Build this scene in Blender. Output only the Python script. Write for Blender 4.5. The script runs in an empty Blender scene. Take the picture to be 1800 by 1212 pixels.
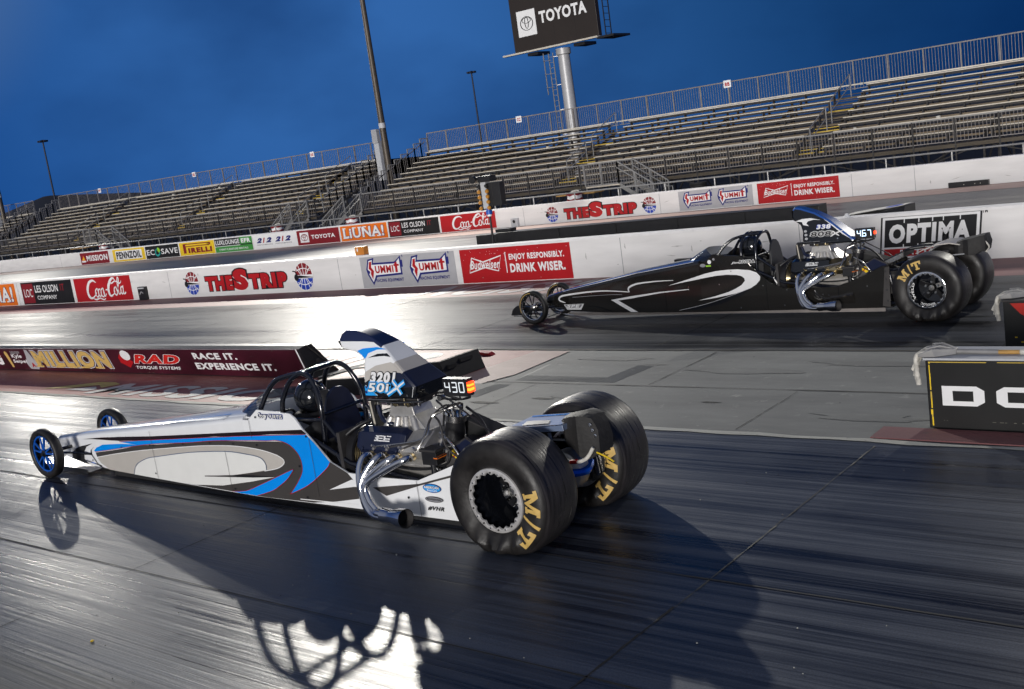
import bpy, bmesh, math, random
from mathutils import Vector, Matrix, noise
from mathutils.geometry import tessellate_polygon
R = math.radians
random.seed(7)
S = bpy.context.scene
COL = S.collection

# ------------------------------------------------------------------ camera
def _cam():
    f = 1900.0                                   # focal length in photo pixels (1800 px wide)
    a = Vector((-1430 - 900, 608 - 606, f)); b = Vector((2450 - 900, 50 - 606, f))
    X = -a.normalized(); Y = b - X * b.dot(X); Y.normalize(); Z = X.cross(Y)
    right = Vector((X[0], Y[0], Z[0])); down = Vector((X[1], Y[1], Z[1])); fwd = Vector((X[2], Y[2], Z[2]))
    m = Matrix((right, -down, -fwd)).transposed().to_4x4()
    m.translation = Vector((0, 0, 2.7))
    c = bpy.data.cameras.new('camera'); o = bpy.data.objects.new('camera', c); COL.objects.link(o)
    o.matrix_world = m; c.sensor_width = 36; c.lens = 36 * f / 1800
    c.clip_start = 0.1; c.clip_end = 6000
    S.camera = o
_cam()

# ------------------------------------------------------------------ light and exposure
S.view_settings.view_transform = 'Standard'; S.view_settings.look = 'None'
S.view_settings.exposure = 0.38; S.view_settings.gamma = 1.0
try:
    S.cycles.max_bounces = 6; S.cycles.glossy_bounces = 3; S.cycles.diffuse_bounces = 2
    S.cycles.transparent_max_bounces = 8; S.cycles.sample_clamp_indirect = 4.0
    S.cycles.use_denoising = True
except Exception: pass

def world():
    w = bpy.data.worlds.new("World"); S.world = w; w.use_nodes = True
    nt = w.node_tree; N = nt.nodes; L = nt.links
    bg = N['Background']
    tc = N.new('ShaderNodeTexCoord')
    sep = N.new('ShaderNodeSeparateXYZ'); L.new(tc.outputs['Generated'], sep.inputs[0])
    ramp = N.new('ShaderNodeValToRGB'); L.new(sep.outputs['Z'], ramp.inputs[0])
    e = ramp.color_ramp.elements
    e[0].position = 0.0; e[0].color = (.006, .060, .25, 1)
    e[1].position = 1.0; e[1].color = (.008, .03, .12, 1)
    for p, c in ((.10, (.007, .060, .245)), (.20, (.008, .052, .21)), (.34, (.008, .04, .15))):
        k = e.new(p); k.color = (*c, 1)
    # the pale afterglow over the stands, and the dark cloud banks
    dot = N.new('ShaderNodeVectorMath'); dot.operation = 'DOT_PRODUCT'; L.new(tc.outputs['Generated'], dot.inputs[0])
    d = Vector((-.62, .75, .17)).normalized(); dot.inputs[1].default_value = d
    mr = N.new('ShaderNodeMapRange'); mr.interpolation_type = 'SMOOTHSTEP'
    mr.inputs['From Min'].default_value = .86; mr.inputs['From Max'].default_value = 1.0
    mr.inputs['To Min'].default_value = 0; mr.inputs['To Max'].default_value = 1.0
    L.new(dot.outputs['Value'], mr.inputs['Value'])
    mx = N.new('ShaderNodeMixRGB'); mx.blend_type = 'MIX'; L.new(mr.outputs[0], mx.inputs[0])
    L.new(ramp.outputs[0], mx.inputs[1]); mx.inputs[2].default_value = (.030, .128, .39, 1)
    mp = N.new('ShaderNodeMapping'); mp.inputs['Scale'].default_value = (1.5, 1.5, 2.6); L.new(tc.outputs['Generated'], mp.inputs[0])
    nz = N.new('ShaderNodeTexNoise'); nz.inputs['Scale'].default_value = 2.3; nz.inputs['Detail'].default_value = 5; nz.inputs['Roughness'].default_value = .45
    L.new(mp.outputs[0], nz.inputs['Vector'])
    cr = N.new('ShaderNodeValToRGB'); L.new(nz.outputs['Fac'], cr.inputs[0])
    q = cr.color_ramp.elements; q[0].position = .36; q[0].color = (.40, .45, .52, 1); q[1].position = .58; q[1].color = (1.1, 1.06, 1.04, 1)
    # clouds only show away from the glow
    ml = N.new('ShaderNodeMixRGB'); ml.blend_type = 'MULTIPLY'; ml.inputs[0].default_value = .8
    L.new(mx.outputs[0], ml.inputs[1]); L.new(cr.outputs[0], ml.inputs[2])
    d3 = N.new('ShaderNodeVectorMath'); d3.operation = 'DOT_PRODUCT'; L.new(tc.outputs['Generated'], d3.inputs[0]); d3.inputs[1].default_value = Vector((-.12, .97, .20)).normalized()
    m3 = N.new('ShaderNodeMapRange'); m3.interpolation_type = 'SMOOTHSTEP'; m3.inputs['From Min'].default_value = .80; m3.inputs['From Max'].default_value = .99; m3.inputs['To Max'].default_value = .85; L.new(d3.outputs['Value'], m3.inputs['Value'])
    x3 = N.new('ShaderNodeMixRGB'); x3.blend_type = 'MULTIPLY'; L.new(m3.outputs[0], x3.inputs[0]); L.new(ml.outputs[0], x3.inputs[1]); x3.inputs[2].default_value = (.16, .34, .38, 1); ml = x3
    d4 = N.new('ShaderNodeVectorMath'); d4.operation = 'DOT_PRODUCT'; L.new(tc.outputs['Generated'], d4.inputs[0]); d4.inputs[1].default_value = Vector((-.93, .33, .26)).normalized()  # floodlight glow at the upper left, put into the sky colour
    m4 = N.new('ShaderNodeMapRange'); m4.interpolation_type = 'SMOOTHSTEP'; m4.inputs['From Min'].default_value = .975; m4.inputs['From Max'].default_value = 1.0; m4.inputs['To Max'].default_value = .42; L.new(d4.outputs['Value'], m4.inputs['Value'])
    x4 = N.new('ShaderNodeMixRGB'); L.new(m4.outputs[0], x4.inputs[0]); L.new(ml.outputs[0], x4.inputs[1]); x4.inputs[2].default_value = (.16, .26, .42, 1); ml = x4
    # the pale sky left by the sunset, behind the photographer
    d2 = N.new('ShaderNodeVectorMath'); d2.operation = 'DOT_PRODUCT'; L.new(tc.outputs['Generated'], d2.inputs[0]); d2.inputs[1].default_value = Vector((-.1, -.92, .38)).normalized()
    m2 = N.new('ShaderNodeMapRange'); m2.interpolation_type = 'SMOOTHSTEP'; m2.inputs['From Min'].default_value = .05; m2.inputs['From Max'].default_value = 1.0; L.new(d2.outputs['Value'], m2.inputs['Value'])
    x2 = N.new('ShaderNodeMixRGB'); L.new(m2.outputs[0], x2.inputs[0]); L.new(ml.outputs[0], x2.inputs[1]); x2.inputs[2].default_value = (.24, .26, .31, 1)
    L.new(x2.outputs[0], bg.inputs[0]); bg.inputs[1].default_value = .74
world()

def sun():
    l = bpy.data.lights.new('sun', 'SUN'); l.energy = 2.05; l.angle = R(12); l.color = (1.0, .965, .93)
    o = bpy.data.objects.new('sun', l); COL.objects.link(o)
    # last daylight, low behind the photographer
    o.rotation_euler = Vector((-.30, .93, -.08)).to_track_quat('-Z', 'Y').to_euler()
sun()

# ------------------------------------------------------------------ materials
MATS = {}
def mat(name, col, rough=.5, metal=0., var=.12, scale=6., bump=0., bscale=40., spec=.5, coat=0., emit=None, estr=1., stretch=None, rvar=0.):
    m = bpy.data.materials.new(name); m.use_nodes = True
    nt = m.node_tree; N = nt.nodes; L = nt.links; b = N['Principled BSDF']
    b.inputs['Roughness'].default_value = rough; b.inputs['Metallic'].default_value = metal
    b.inputs['Specular IOR Level'].default_value = spec
    b.inputs['Coat Weight'].default_value = coat; b.inputs['Coat Roughness'].default_value = .06
    tc = N.new('ShaderNodeTexCoord'); src = tc.outputs['Object']
    if stretch:
        mp = N.new('ShaderNodeMapping'); mp.inputs['Scale'].default_value = stretch; L.new(src, mp.inputs[0]); src = mp.outputs[0]
    nz = N.new('ShaderNodeTexNoise'); nz.inputs['Scale'].default_value = scale; nz.inputs['Detail'].default_value = 6
    L.new(src, nz.inputs['Vector'])
    mx = N.new('ShaderNodeMixRGB')
    mx.inputs[1].default_value = (*[c * (1 - var) for c in col], 1); mx.inputs[2].default_value = (*[min(1, c * (1 + var)) for c in col], 1)
    mr = N.new('ShaderNodeMapRange'); mr.inputs[1].default_value = .3; mr.inputs[2].default_value = .7
    L.new(nz.outputs['Fac'], mr.inputs[0]); L.new(mr.outputs[0], mx.inputs[0]); L.new(mx.outputs[0], b.inputs['Base Color'])
    if rvar:
        rr = N.new('ShaderNodeMapRange'); rr.inputs[1].default_value = .3; rr.inputs[2].default_value = .7
        rr.inputs[3].default_value = max(.02, rough - rvar); rr.inputs[4].default_value = min(1, rough + rvar)
        L.new(nz.outputs['Fac'], rr.inputs[0]); L.new(rr.outputs[0], b.inputs['Roughness'])
    if bump:
        n2 = N.new('ShaderNodeTexNoise'); n2.inputs['Scale'].default_value = bscale; n2.inputs['Detail'].default_value = 4
        L.new(src, n2.inputs['Vector'])
        bp = N.new('ShaderNodeBump'); bp.inputs['Strength'].default_value = bump; bp.inputs['Distance'].default_value = .01
        L.new(n2.outputs['Fac'], bp.inputs['Height']); L.new(bp.outputs[0], b.inputs['Normal'])
    if emit:
        b.inputs['Emission Color'].default_value = (*emit, 1); b.inputs['Emission Strength'].default_value = estr
    MATS[name] = m
    return name

mat('white_paint', (.84, .85, .86), .18, coat=.6, var=.02, spec=.5)
mat('charcoal_paint', (.055, .05, .047), .35, coat=.3, var=.08, scale=3)
mat('beige_paint', (.50, .47, .43), .28, coat=.4, var=.03)
mat('inner_paint', (.80, .80, .77), .25, coat=.4, var=.02)
mat('blue_paint', (.0, .27, .86), .22, coat=.5, var=.04)
mat('deep_blue_paint', (.012, .07, .30), .25, coat=.5, var=.05)
mat('dark_blue_skin', (.008, .016, .06), .34, coat=.1, var=.08)
mat('slate_paint', (.13, .17, .26), .3, coat=.4, var=.06)
mat('maroon_paint', (.014, .006, .007), .25, coat=.5)
mat('red_line', (.35, .02, .03), .3)
mat('black_paint', (.012, .011, .010), .14, coat=1., var=.15, scale=2)
mat('black_gloss', (.006, .007, .010), .12, coat=.6)
mat('black_satin', (.012, .012, .014), .42, var=.2)
mat('black_matt', (.011, .011, .012), .75, var=.25, bump=.1)
mat('navy_satin', (.008, .012, .035), .33, var=.15)
mat('tube_black', (.006, .007, .012), .16, coat=.5)
mat('chrome', (.82, .82, .84), .07, metal=1., var=.03)
mat('brushed', (.62, .60, .57), .26, metal=1., var=.12, scale=18)
mat('bright_alu', (.72, .70, .68), .28, metal=.55, var=.12, scale=22)
mat('cast_alu', (.58, .56, .53), .42, metal=.75, var=.14, scale=14, bump=.15)
mat('gold_alu', (.52, .42, .24), .3, metal=1., var=.15, scale=14)
mat('rubber', (.013, .0115, .011), .5, var=.45, scale=7, bump=.2, bscale=38, rvar=.12)
mat('tread_rubber', (.026, .023, .023), .42, var=.75, scale=4, stretch=(1, 16, 1), bump=.25, bscale=9, rvar=.2)
mat('gold_letter', (.60, .40, .12), .5, var=.12, scale=30)
mat('decal_white', (.80, .80, .80), .4, var=.03)
mat('decal_black', (.010, .010, .012), .4)
mat('decal_navy', (.012, .016, .16), .4)
mat('decal_blue', (.01, .05, .42), .4)
mat('decal_sky', (.02, .33, .8), .3)
mat('decal_red', (.42, .008, .012), .42, var=.06, scale=3)
mat('decal_darkred', (.22, .012, .018), .42, var=.06)
mat('decal_brightred', (.62, .02, .015), .4)
mat('decal_orange', (.78, .17, .01), .42, var=.05)
mat('decal_yellow', (.80, .55, .02), .42, var=.06)
mat('decal_green', (.05, .28, .05), .45, var=.05)
mat('decal_teal', (.02, .35, .32), .45)
mat('decal_lime', (.30, .60, .04), .45)
mat('decal_grey', (.40, .40, .42), .5, var=.05)
mat('decal_midgrey', (.25, .25, .27), .5)
mat('vinyl_black', (.012, .012, .012), .4, var=.2, scale=3)
mat('vinyl_maroon', (.045, .006, .014), .28, var=.5, scale=1.4, coat=.2)
mat('wall_white', (.72, .71, .70), .6, var=.07, scale=1.6, stretch=(.6, 1, 3), bump=.08, bscale=30)
mat('wall_scuff', (.46, .45, .44), .7, var=.3, scale=20)
mat('wall_stain', (.58, .565, .54), .7, var=.2, scale=20)
mat('wall_cap', (.74, .73, .73), .6, var=.06, scale=5, bump=.1)
mat('concrete', (.30, .30, .27), .8, var=.2, scale=1.3, bump=.3, bscale=26)
mat('dirt', (.030, .026, .024), .95, var=.45, scale=1.7, bump=.6, bscale=9)
mat('steel', (.24, .22, .21), .45, metal=.2, var=.15, scale=4)
mat('galv', (.28, .275, .27), .4, metal=.25, var=.15, scale=8)
mat('steel_dark', (.045, .042, .042), .6, metal=.3, var=.2)
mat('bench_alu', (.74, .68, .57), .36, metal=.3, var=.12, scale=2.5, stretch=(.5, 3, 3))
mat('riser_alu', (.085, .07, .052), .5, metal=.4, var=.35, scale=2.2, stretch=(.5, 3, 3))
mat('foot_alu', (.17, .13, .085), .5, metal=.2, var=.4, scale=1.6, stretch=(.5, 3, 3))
mat('step_yellow', (.52, .36, .05), .6, var=.2)
mat('pole_bronze', (.085, .07, .055), .5, metal=.4, var=.12)
mat('pole_grey', (.42, .42, .43), .45, var=.06, metal=.2)
mat('pole_far', (.012, .016, .03), .6)
mat('box_grey', (.45, .46, .48), .5, var=.05)
mat('orange_box', (.55, .20, .03), .5, var=.1)
mat('wood', (.42, .24, .07), .5, var=.25, scale=5, stretch=(2, 12, 12))
mat('cloth_white', (.52, .50, .45), .9, var=.35, scale=24, bump=.5, bscale=60)
mat('cloth_black', (.012, .011, .011), .7, var=.4, bump=.9, bscale=14)
mat('flame_red', (.50, .02, .012), .45, var=.12)
mat('billboard_brown', (.022, .016, .013), .45, var=.12, scale=.4)
mat('hill', (.012, .016, .028), .95, var=.2, scale=.01)
mat('suit', (.012, .012, .014), .8, var=.2, bump=.3)
mat('led_white', (.02, .02, .02), .4, emit=(.9, .95, 1.0), estr=.8)
mat('led_blue', (.02, .02, .02), .4, emit=(.55, .75, 1.0), estr=2.2)
mat('led_red', (.05, .005, .0), .4, emit=(1.0, .05, .01), estr=2.5)
mat('led_amber', (.05, .01, .0), .4, emit=(1.0, .25, .02), estr=2.5)
mat('lamp_glow', (.8, .8, .8), .4, emit=(1.0, .96, .88), estr=30)
mat('lens_amber', (.45, .20, .03), .25)
mat('lens_dark', (.02, .02, .02), .2)
mat('tree_blue', (.01, .09, .45), .4)
mat('anod_blue', (.01, .16, .75), .25, metal=.5, var=.05)

def glass():
    m = bpy.data.materials.new('tinted_screen'); m.use_nodes = True; nt = m.node_tree; N = nt.nodes; L = nt.links
    b = N['Principled BSDF']; b.inputs['Base Color'].default_value = (.02, .03, .06, 1); b.inputs['Roughness'].default_value = .06
    t = N.new('ShaderNodeBsdfTransparent'); t.inputs[0].default_value = (.55, .58, .62, 1)
    fr = N.new('ShaderNodeLayerWeight'); fr.inputs[0].default_value = .45
    mr = N.new('ShaderNodeMapRange'); mr.inputs[3].default_value = .35; mr.inputs[4].default_value = .9; L.new(fr.outputs['Facing'], mr.inputs[0])
    mx = N.new('ShaderNodeMixShader'); L.new(mr.outputs[0], mx.inputs[0]); L.new(t.outputs[0], mx.inputs[1]); L.new(b.outputs[0], mx.inputs[2])
    L.new(mx.outputs[0], N['Material Output'].inputs[0]); MATS['tinted_screen'] = m
glass()

def track_mat(name, dark, light, r0, r1, bias=.5, bump=.25, spec=.5, edge=None, cw=.09):
    """asphalt laid over with rubber: streaks run down the track (x)"""
    m = bpy.data.materials.new(name); m.use_nodes = True; nt = m.node_tree; N = nt.nodes; L = nt.links
    b = N['Principled BSDF']; b.inputs['Specular IOR Level'].default_value = spec
    g = N.new('ShaderNodeNewGeometry')
    def nz(scl, s, det, rough=.6, dist=0.):
        mp = N.new('ShaderNodeMapping'); mp.inputs['Scale'].default_value = scl; L.new(g.outputs['Position'], mp.inputs[0])
        n = N.new('ShaderNodeTexNoise'); n.inputs['Scale'].default_value = s; n.inputs['Detail'].default_value = det
        n.inputs['Roughness'].default_value = rough; n.inputs['Distortion'].default_value = dist
        L.new(mp.outputs[0], n.inputs['Vector']); return n.outputs['Fac']
    s1 = nz((.035, 1.5, 1), 1.0, 6, .62); s2 = nz((.10, 13, 1), 1.0, 6, .7); s3 = nz((1.3, 1.3, 1), 1.0, 4); s4 = nz((.5, 46, 1), 1.0, 3, .6)
    def mth(op, a, c):
        n = N.new('ShaderNodeMath'); n.operation = op
        for i, v in enumerate((a, c)):
            if isinstance(v, (int, float)): n.inputs[i].default_value = v
            else: L.new(v, n.inputs[i])
        return n.outputs[0]
    f = mth('ADD', mth('MULTIPLY', s1, .36), mth('ADD', mth('MULTIPLY', s2, .36), mth('ADD', mth('MULTIPLY', s3, .08), mth('MULTIPLY', s4, .20))))
    mr = N.new('ShaderNodeMapRange'); mr.inputs[1].default_value = bias - cw; mr.inputs[2].default_value = bias + cw; L.new(f, mr.inputs[0])
    mx = N.new('ShaderNodeMixRGB'); mx.inputs[1].default_value = (*dark, 1); mx.inputs[2].default_value = (*light, 1); L.new(mr.outputs[0], mx.inputs[0])
    sp = nz((1, 1, 1), 90., 2)
    mp2 = N.new('ShaderNodeMapRange'); mp2.inputs[1].default_value = .3; mp2.inputs[2].default_value = .75; mp2.inputs[3].default_value = .7; mp2.inputs[4].default_value = 1.3; L.new(sp, mp2.inputs[0])
    ml = N.new('ShaderNodeMixRGB'); ml.blend_type = 'MULTIPLY'; ml.inputs[0].default_value = 1; L.new(mx.outputs[0], ml.inputs[1]); L.new(mp2.outputs[0], ml.inputs[2])
    L.new(ml.outputs[0], b.inputs['Base Color'])
    rr = N.new('ShaderNodeMapRange'); rr.inputs[1].default_value = bias - .10; rr.inputs[2].default_value = bias + .10
    rr.inputs[3].default_value = r0; rr.inputs[4].default_value = r1; L.new(f, rr.inputs[0]); L.new(rr.outputs[0], b.inputs['Roughness'])
    if edge is not None:    # rubber thins out to bare concrete at the lane's outer edge
        sy_ = N.new('ShaderNodeSeparateXYZ'); L.new(g.outputs['Position'], sy_.inputs[0])
        e1 = mth('ADD', sy_.outputs['Y'], mth('ADD', mth('MULTIPLY', s2, 1.1), mth('MULTIPLY', s1, .9)))
        me_ = N.new('ShaderNodeMapRange'); me_.interpolation_type = 'SMOOTHSTEP'; me_.inputs[1].default_value = edge + 1.25; me_.inputs[2].default_value = edge + .55; L.new(e1, me_.inputs[0])
        mc = N.new('ShaderNodeMixRGB'); L.new(me_.outputs[0], mc.inputs[0]); L.new(ml.outputs[0], mc.inputs[1]); mc.inputs[2].default_value = (.13, .13, .12, 1); L.new(mc.outputs[0], b.inputs['Base Color'])
        mro = N.new('ShaderNodeMixRGB'); L.new(me_.outputs[0], mro.inputs[0]); L.new(rr.outputs[0], mro.inputs[1]); mro.inputs[2].default_value = (.7, .7, .7, 1); L.new(mro.outputs[0], b.inputs['Roughness'])
    bp = N.new('ShaderNodeBump'); bp.inputs['Strength'].default_value = bump; bp.inputs['Distance'].default_value = .012
    L.new(mth('ADD', mth('MULTIPLY', s2, .6), mth('ADD', mth('MULTIPLY', s4, .35), mth('MULTIPLY', sp, .12))), bp.inputs['Height']); L.new(bp.outputs[0], b.inputs['Normal'])
    MATS[name] = m
track_mat('rubbered_lane', (.007, .009, .016), (.072, .086, .116), .23, .52, .5, .55, .30, 2.75, .075)  # bluish base colours carry the sheen of the blue sky
track_mat('far_rubbered_lane', (.010, .010, .011), (.115, .12, .125), .27, .55, .49, .6, .05, None, .05)
track_mat('second_track_mat', (.03, .03, .033), (.22, .21, .20), .3, .55, .5, .2)

def patch_mat(name, c0, c1, c2, sc, rough=.75, bump=.3):
    """worn surface: two tones broken up by large and small noise, chips of a third"""
    m = bpy.data.materials.new(name); m.use_nodes = True; nt = m.node_tree; N = nt.nodes; L = nt.links
    b = N['Principled BSDF']; b.inputs['Roughness'].default_value = rough
    g = N.new('ShaderNodeNewGeometry')
    def nz(s, det, scl=(1, 1, 1)):
        mp = N.new('ShaderNodeMapping'); mp.inputs['Scale'].default_value = scl; L.new(g.outputs['Position'], mp.inputs[0])
        n = N.new('ShaderNodeTexNoise'); n.inputs['Scale'].default_value = s; n.inputs['Detail'].default_value = det; n.inputs['Roughness'].default_value = .65
        L.new(mp.outputs[0], n.inputs['Vector']); return n.outputs['Fac']
    def rng(v, a, c):
        r = N.new('ShaderNodeMapRange'); r.inputs[1].default_value = a; r.inputs[2].default_value = c; L.new(v, r.inputs[0]); return r.outputs[0]
    mx = N.new('ShaderNodeMixRGB'); mx.inputs[1].default_value = (*c0, 1); mx.inputs[2].default_value = (*c1, 1)
    L.new(rng(nz(sc, 8, (.5, 1.4, 1)), .34, .66), mx.inputs[0])
    m2 = N.new('ShaderNodeMixRGB'); L.new(mx.outputs[0], m2.inputs[1]); m2.inputs[2].default_value = (*c2, 1)
    L.new(rng(nz(sc * 5, 7), .60, .70), m2.inputs[0])
    L.new(m2.outputs[0], b.inputs['Base Color'])
    bp = N.new('ShaderNodeBump'); bp.inputs['Strength'].default_value = bump; bp.inputs['Distance'].default_value = .01
    L.new(nz(34, 5), bp.inputs['Height']); L.new(bp.outputs[0], b.inputs['Normal'])
    MATS[name] = m
patch_mat('median_concrete', (.10, .105, .105), (.17, .178, .172), (.22, .225, .21), 1.1)
patch_mat('concrete_stain', (.088, .092, .092), (.155, .162, .156), (.20, .205, .19), 1.6)
patch_mat('red_ground_paint', (.25, .075, .07), (.36, .14, .12), (.42, .27, .24), 1.4, .6, .25)
patch_mat('white_ground_paint', (.42, .42, .40), (.58, .57, .54), (.30, .20, .18), 3., .6, .25)
patch_mat('yellow_ground_paint', (.42, .34, .10), (.52, .42, .14), (.36, .25, .2), 3., .6, .25)
patch_mat('pink_ground_paint', (.34, .23, .20), (.42, .30, .27), (.28, .24, .2), 2.5, .65, .25)
patch_mat('strip_red_far', (.13, .045, .05), (.19, .07, .07), (.10, .05, .05), 1.4, .6, .2)
patch_mat('curb_white', (.30, .30, .27), (.42, .42, .37), (.16, .16, .15), 4., .7, .35)
patch_mat('joint_dark', (.010, .010, .010), (.02, .02, .02), (.06, .06, .055), 8., .8, .2)
patch_mat('joint_pale', (.06, .06, .05), (.15, .145, .12), (.015, .015, .015), 7., .8, .2)

# ------------------------------------------------------------------ mesh kit
def crom(pts, n=6, closed=False):
    P = [Vector(p) for p in pts]; out = []
    m = len(P); rng = range(m if closed else m - 1)
    for i in rng:
        g = (lambda k: P[k % m]) if closed else (lambda k: P[max(0, min(m - 1, k))])
        a, b, c, d = g(i - 1), g(i), g(i + 1), g(i + 2)
        for j in range(n):
            t = j / n
            out.append(.5 * ((2 * b) + (c - a) * t + (2 * a - 5 * b + 4 * c - d) * t * t + (3 * b - a - 3 * c + d) * t ** 3))
    if not closed: out.append(P[-1])
    return out

_TX = {}
def text2d(body, bold, shear, bold0=None):
    bold0 = bold if bold0 is None else bold0
    k = (body, round(bold, 4), round(shear, 3), round(bold0, 4))
    if k in _TX: return _TX[k]
    c = bpy.data.curves.new('lettering', 'FONT'); c.body = body; c.size = 1; c.offset = bold; c.shear = shear; c.space_character = 1.02 + bold0 * 2.6
    c.fill_mode = 'FRONT'; c.dimensions = '2D'; c.resolution_u = 3
    o = bpy.data.objects.new('lettering', c); COL.objects.link(o)
    dg = bpy.context.evaluated_depsgraph_get(); me = bpy.data.meshes.new_from_object(o.evaluated_get(dg))
    v = [(p.co.x, p.co.y) for p in me.vertices]; f = [tuple(p.vertices) for p in me.polygons]
    bpy.data.objects.remove(o); bpy.data.curves.remove(c); bpy.data.meshes.remove(me)
    _TX[k] = (v, f); return v, f

class MB:
    def __init__(s): s.v = []; s.f = []; s.m = []; s.T = None
    def add(s, vs, fs, m):
        b = len(s.v)
        if s.T is not None: s.v += [tuple(s.T @ Vector(p)) for p in vs]
        else: s.v += [tuple(p) for p in vs]
        for i, f in enumerate(fs):
            s.f.append(tuple(b + k for k in f)); s.m.append(m if isinstance(m, str) else m[i])
        return s
    def box(s, x0, x1, y0, y1, z0, z1, m):
        return s.add([(x0, y0, z0), (x1, y0, z0), (x1, y1, z0), (x0, y1, z0), (x0, y0, z1), (x1, y0, z1), (x1, y1, z1), (x0, y1, z1)],
                     [(0, 3, 2, 1), (4, 5, 6, 7), (0, 1, 5, 4), (1, 2, 6, 5), (2, 3, 7, 6), (3, 0, 4, 7)], m)
    def bar(s, p, q, w, h, m, up=(0, 0, 1)):
        p = Vector(p); q = Vector(q); d = (q - p).normalized(); u = Vector(up)
        sd = d.cross(u)
        if sd.length < 1e-4: sd = d.cross(Vector((0, 1, 0)))
        sd.normalize(); u = sd.cross(d); vs = []
        for c in (p, q):
            for a, b in ((-1, -1), (1, -1), (1, 1), (-1, 1)): vs.append(c + sd * (a * w / 2) + u * (b * h / 2))
        return s.add(vs, [(3, 2, 1, 0), (4, 5, 6, 7), (0, 1, 5, 4), (1, 2, 6, 5), (2, 3, 7, 6), (3, 0, 4, 7)], m)
    def tube(s, pts, r, m, n=8, smooth=0, cap=True, closed=False):
        P = crom(pts, smooth, closed) if smooth else [Vector(p) for p in pts]
        k = len(P); rr = r if isinstance(r, (list, tuple)) else None
        def rad(i):
            if rr is None: return r
            t = i / max(1, k - 1) * (len(rr) - 1); a = min(int(t), len(rr) - 2); return rr[a] + (rr[a + 1] - rr[a]) * (t - a)
        vs = []; prev = None
        for i in range(k):
            if closed: d = P[(i + 1) % k] - P[i - 1]
            else: d = P[min(k - 1, i + 1)] - P[max(0, i - 1)]
            d.normalize()
            if prev is None:
                a = Vector((0, 0, 1)) if abs(d.z) < .9 else Vector((0, 1, 0)); u = d.cross(a).normalized()
            else:
                u = prev - d * prev.dot(d); u.normalize()
            prev = u; w = d.cross(u)
            for j in range(n):
                t = 2 * math.pi * j / n; vs.append(P[i] + (u * math.cos(t) + w * math.sin(t)) * rad(i))
        fs = []
        for i in range(k if closed else k - 1):
            for j in range(n):
                a = i * n + j; b = i * n + (j + 1) % n; i2 = (i + 1) % k
                fs.append((a, b, i2 * n + (j + 1) % n, i2 * n + j))
        if cap and not closed:
            fs.append(tuple(range(n - 1, -1, -1))); fs.append(tuple((k - 1) * n + j for j in range(n)))
        return s.add(vs, fs, m)
    def lathe(s, prof, m, n=32, o=(0, 0, 0), ax='y', a0=0., a1=360.):
        """prof: (radius, position along axis)"""
        vs = []; full = abs(a1 - a0) >= 359.9; k = n if full else n + 1
        for i in range(k):
            t = R(a0 + (a1 - a0) * i / n); c, sn = math.cos(t), math.sin(t)
            for r, h in prof:
                p = {'y': (r * c, h, r * sn), 'x': (h, r * c, r * sn), 'z': (r * c, r * sn, h)}[ax]
                vs.append((p[0] + o[0], p[1] + o[1], p[2] + o[2]))
        q = len(prof); fs = []; ms = []
        for i in range(n):
            i2 = (i + 1) % k
            for j in range(q - 1):
                fs.append((i * q + j, i * q + j + 1, i2 * q + j + 1, i2 * q + j)); ms.append(m if isinstance(m, str) else m[j])
        return s.add(vs, fs, ms)
    def loft(s, rings, m, cap=True, closed=True):
        n = len(rings[0]); vs = [p for r in rings for p in r]; fs = []
        for i in range(len(rings) - 1):
            for j in range(n if closed else n - 1):
                fs.append((i * n + j, i * n + (j + 1) % n, (i + 1) * n + (j + 1) % n, (i + 1) * n + j))
        if cap: fs.append(tuple(range(n - 1, -1, -1))); fs.append(tuple((len(rings) - 1) * n + j for j in range(n)))
        return s.add(vs, fs, m)
    def flat(s, poly, fn, w, m, cuts=()):
        tri = tessellate_polygon([[Vector((p[0], p[1], 0)) for p in poly]])
        if not cuts:
            return s.add([fn(p[0], p[1], w) for p in poly], [tuple(t) for t in tri], m)
        bm = bmesh.new(); vv = [bm.verts.new((p[0], p[1], 0)) for p in poly]
        for t in tri:
            try: bm.faces.new([vv[i] for i in t])
            except ValueError: pass
        for c in cuts:
            bmesh.ops.bisect_plane(bm, geom=bm.verts[:] + bm.edges[:] + bm.faces[:], plane_co=(c, 0, 0), plane_no=(1, 0, 0))
        bm.verts.index_update()
        vs = [fn(v.co.x, v.co.y, w) for v in bm.verts]; fs = [tuple(v.index for v in f.verts) for f in bm.faces]; bm.free()
        return s.add(vs, fs, m)
    def rect(s, u0, v0, u1, v1, fn, w, m): return s.flat([(u0, v0), (u1, v0), (u1, v1), (u0, v1)], fn, w, m)
    def disc(s, c, r, fn, w, m, n=28, ry=None, a0=0., a1=360.):
        ry = ry or r
        p = [(c[0] + r * math.cos(R(a0 + (a1 - a0) * i / n)), c[1] + ry * math.sin(R(a0 + (a1 - a0) * i / n))) for i in range(n + (0 if a1 - a0 >= 360 else 1))]
        return s.flat(p, fn, w, m)
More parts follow.
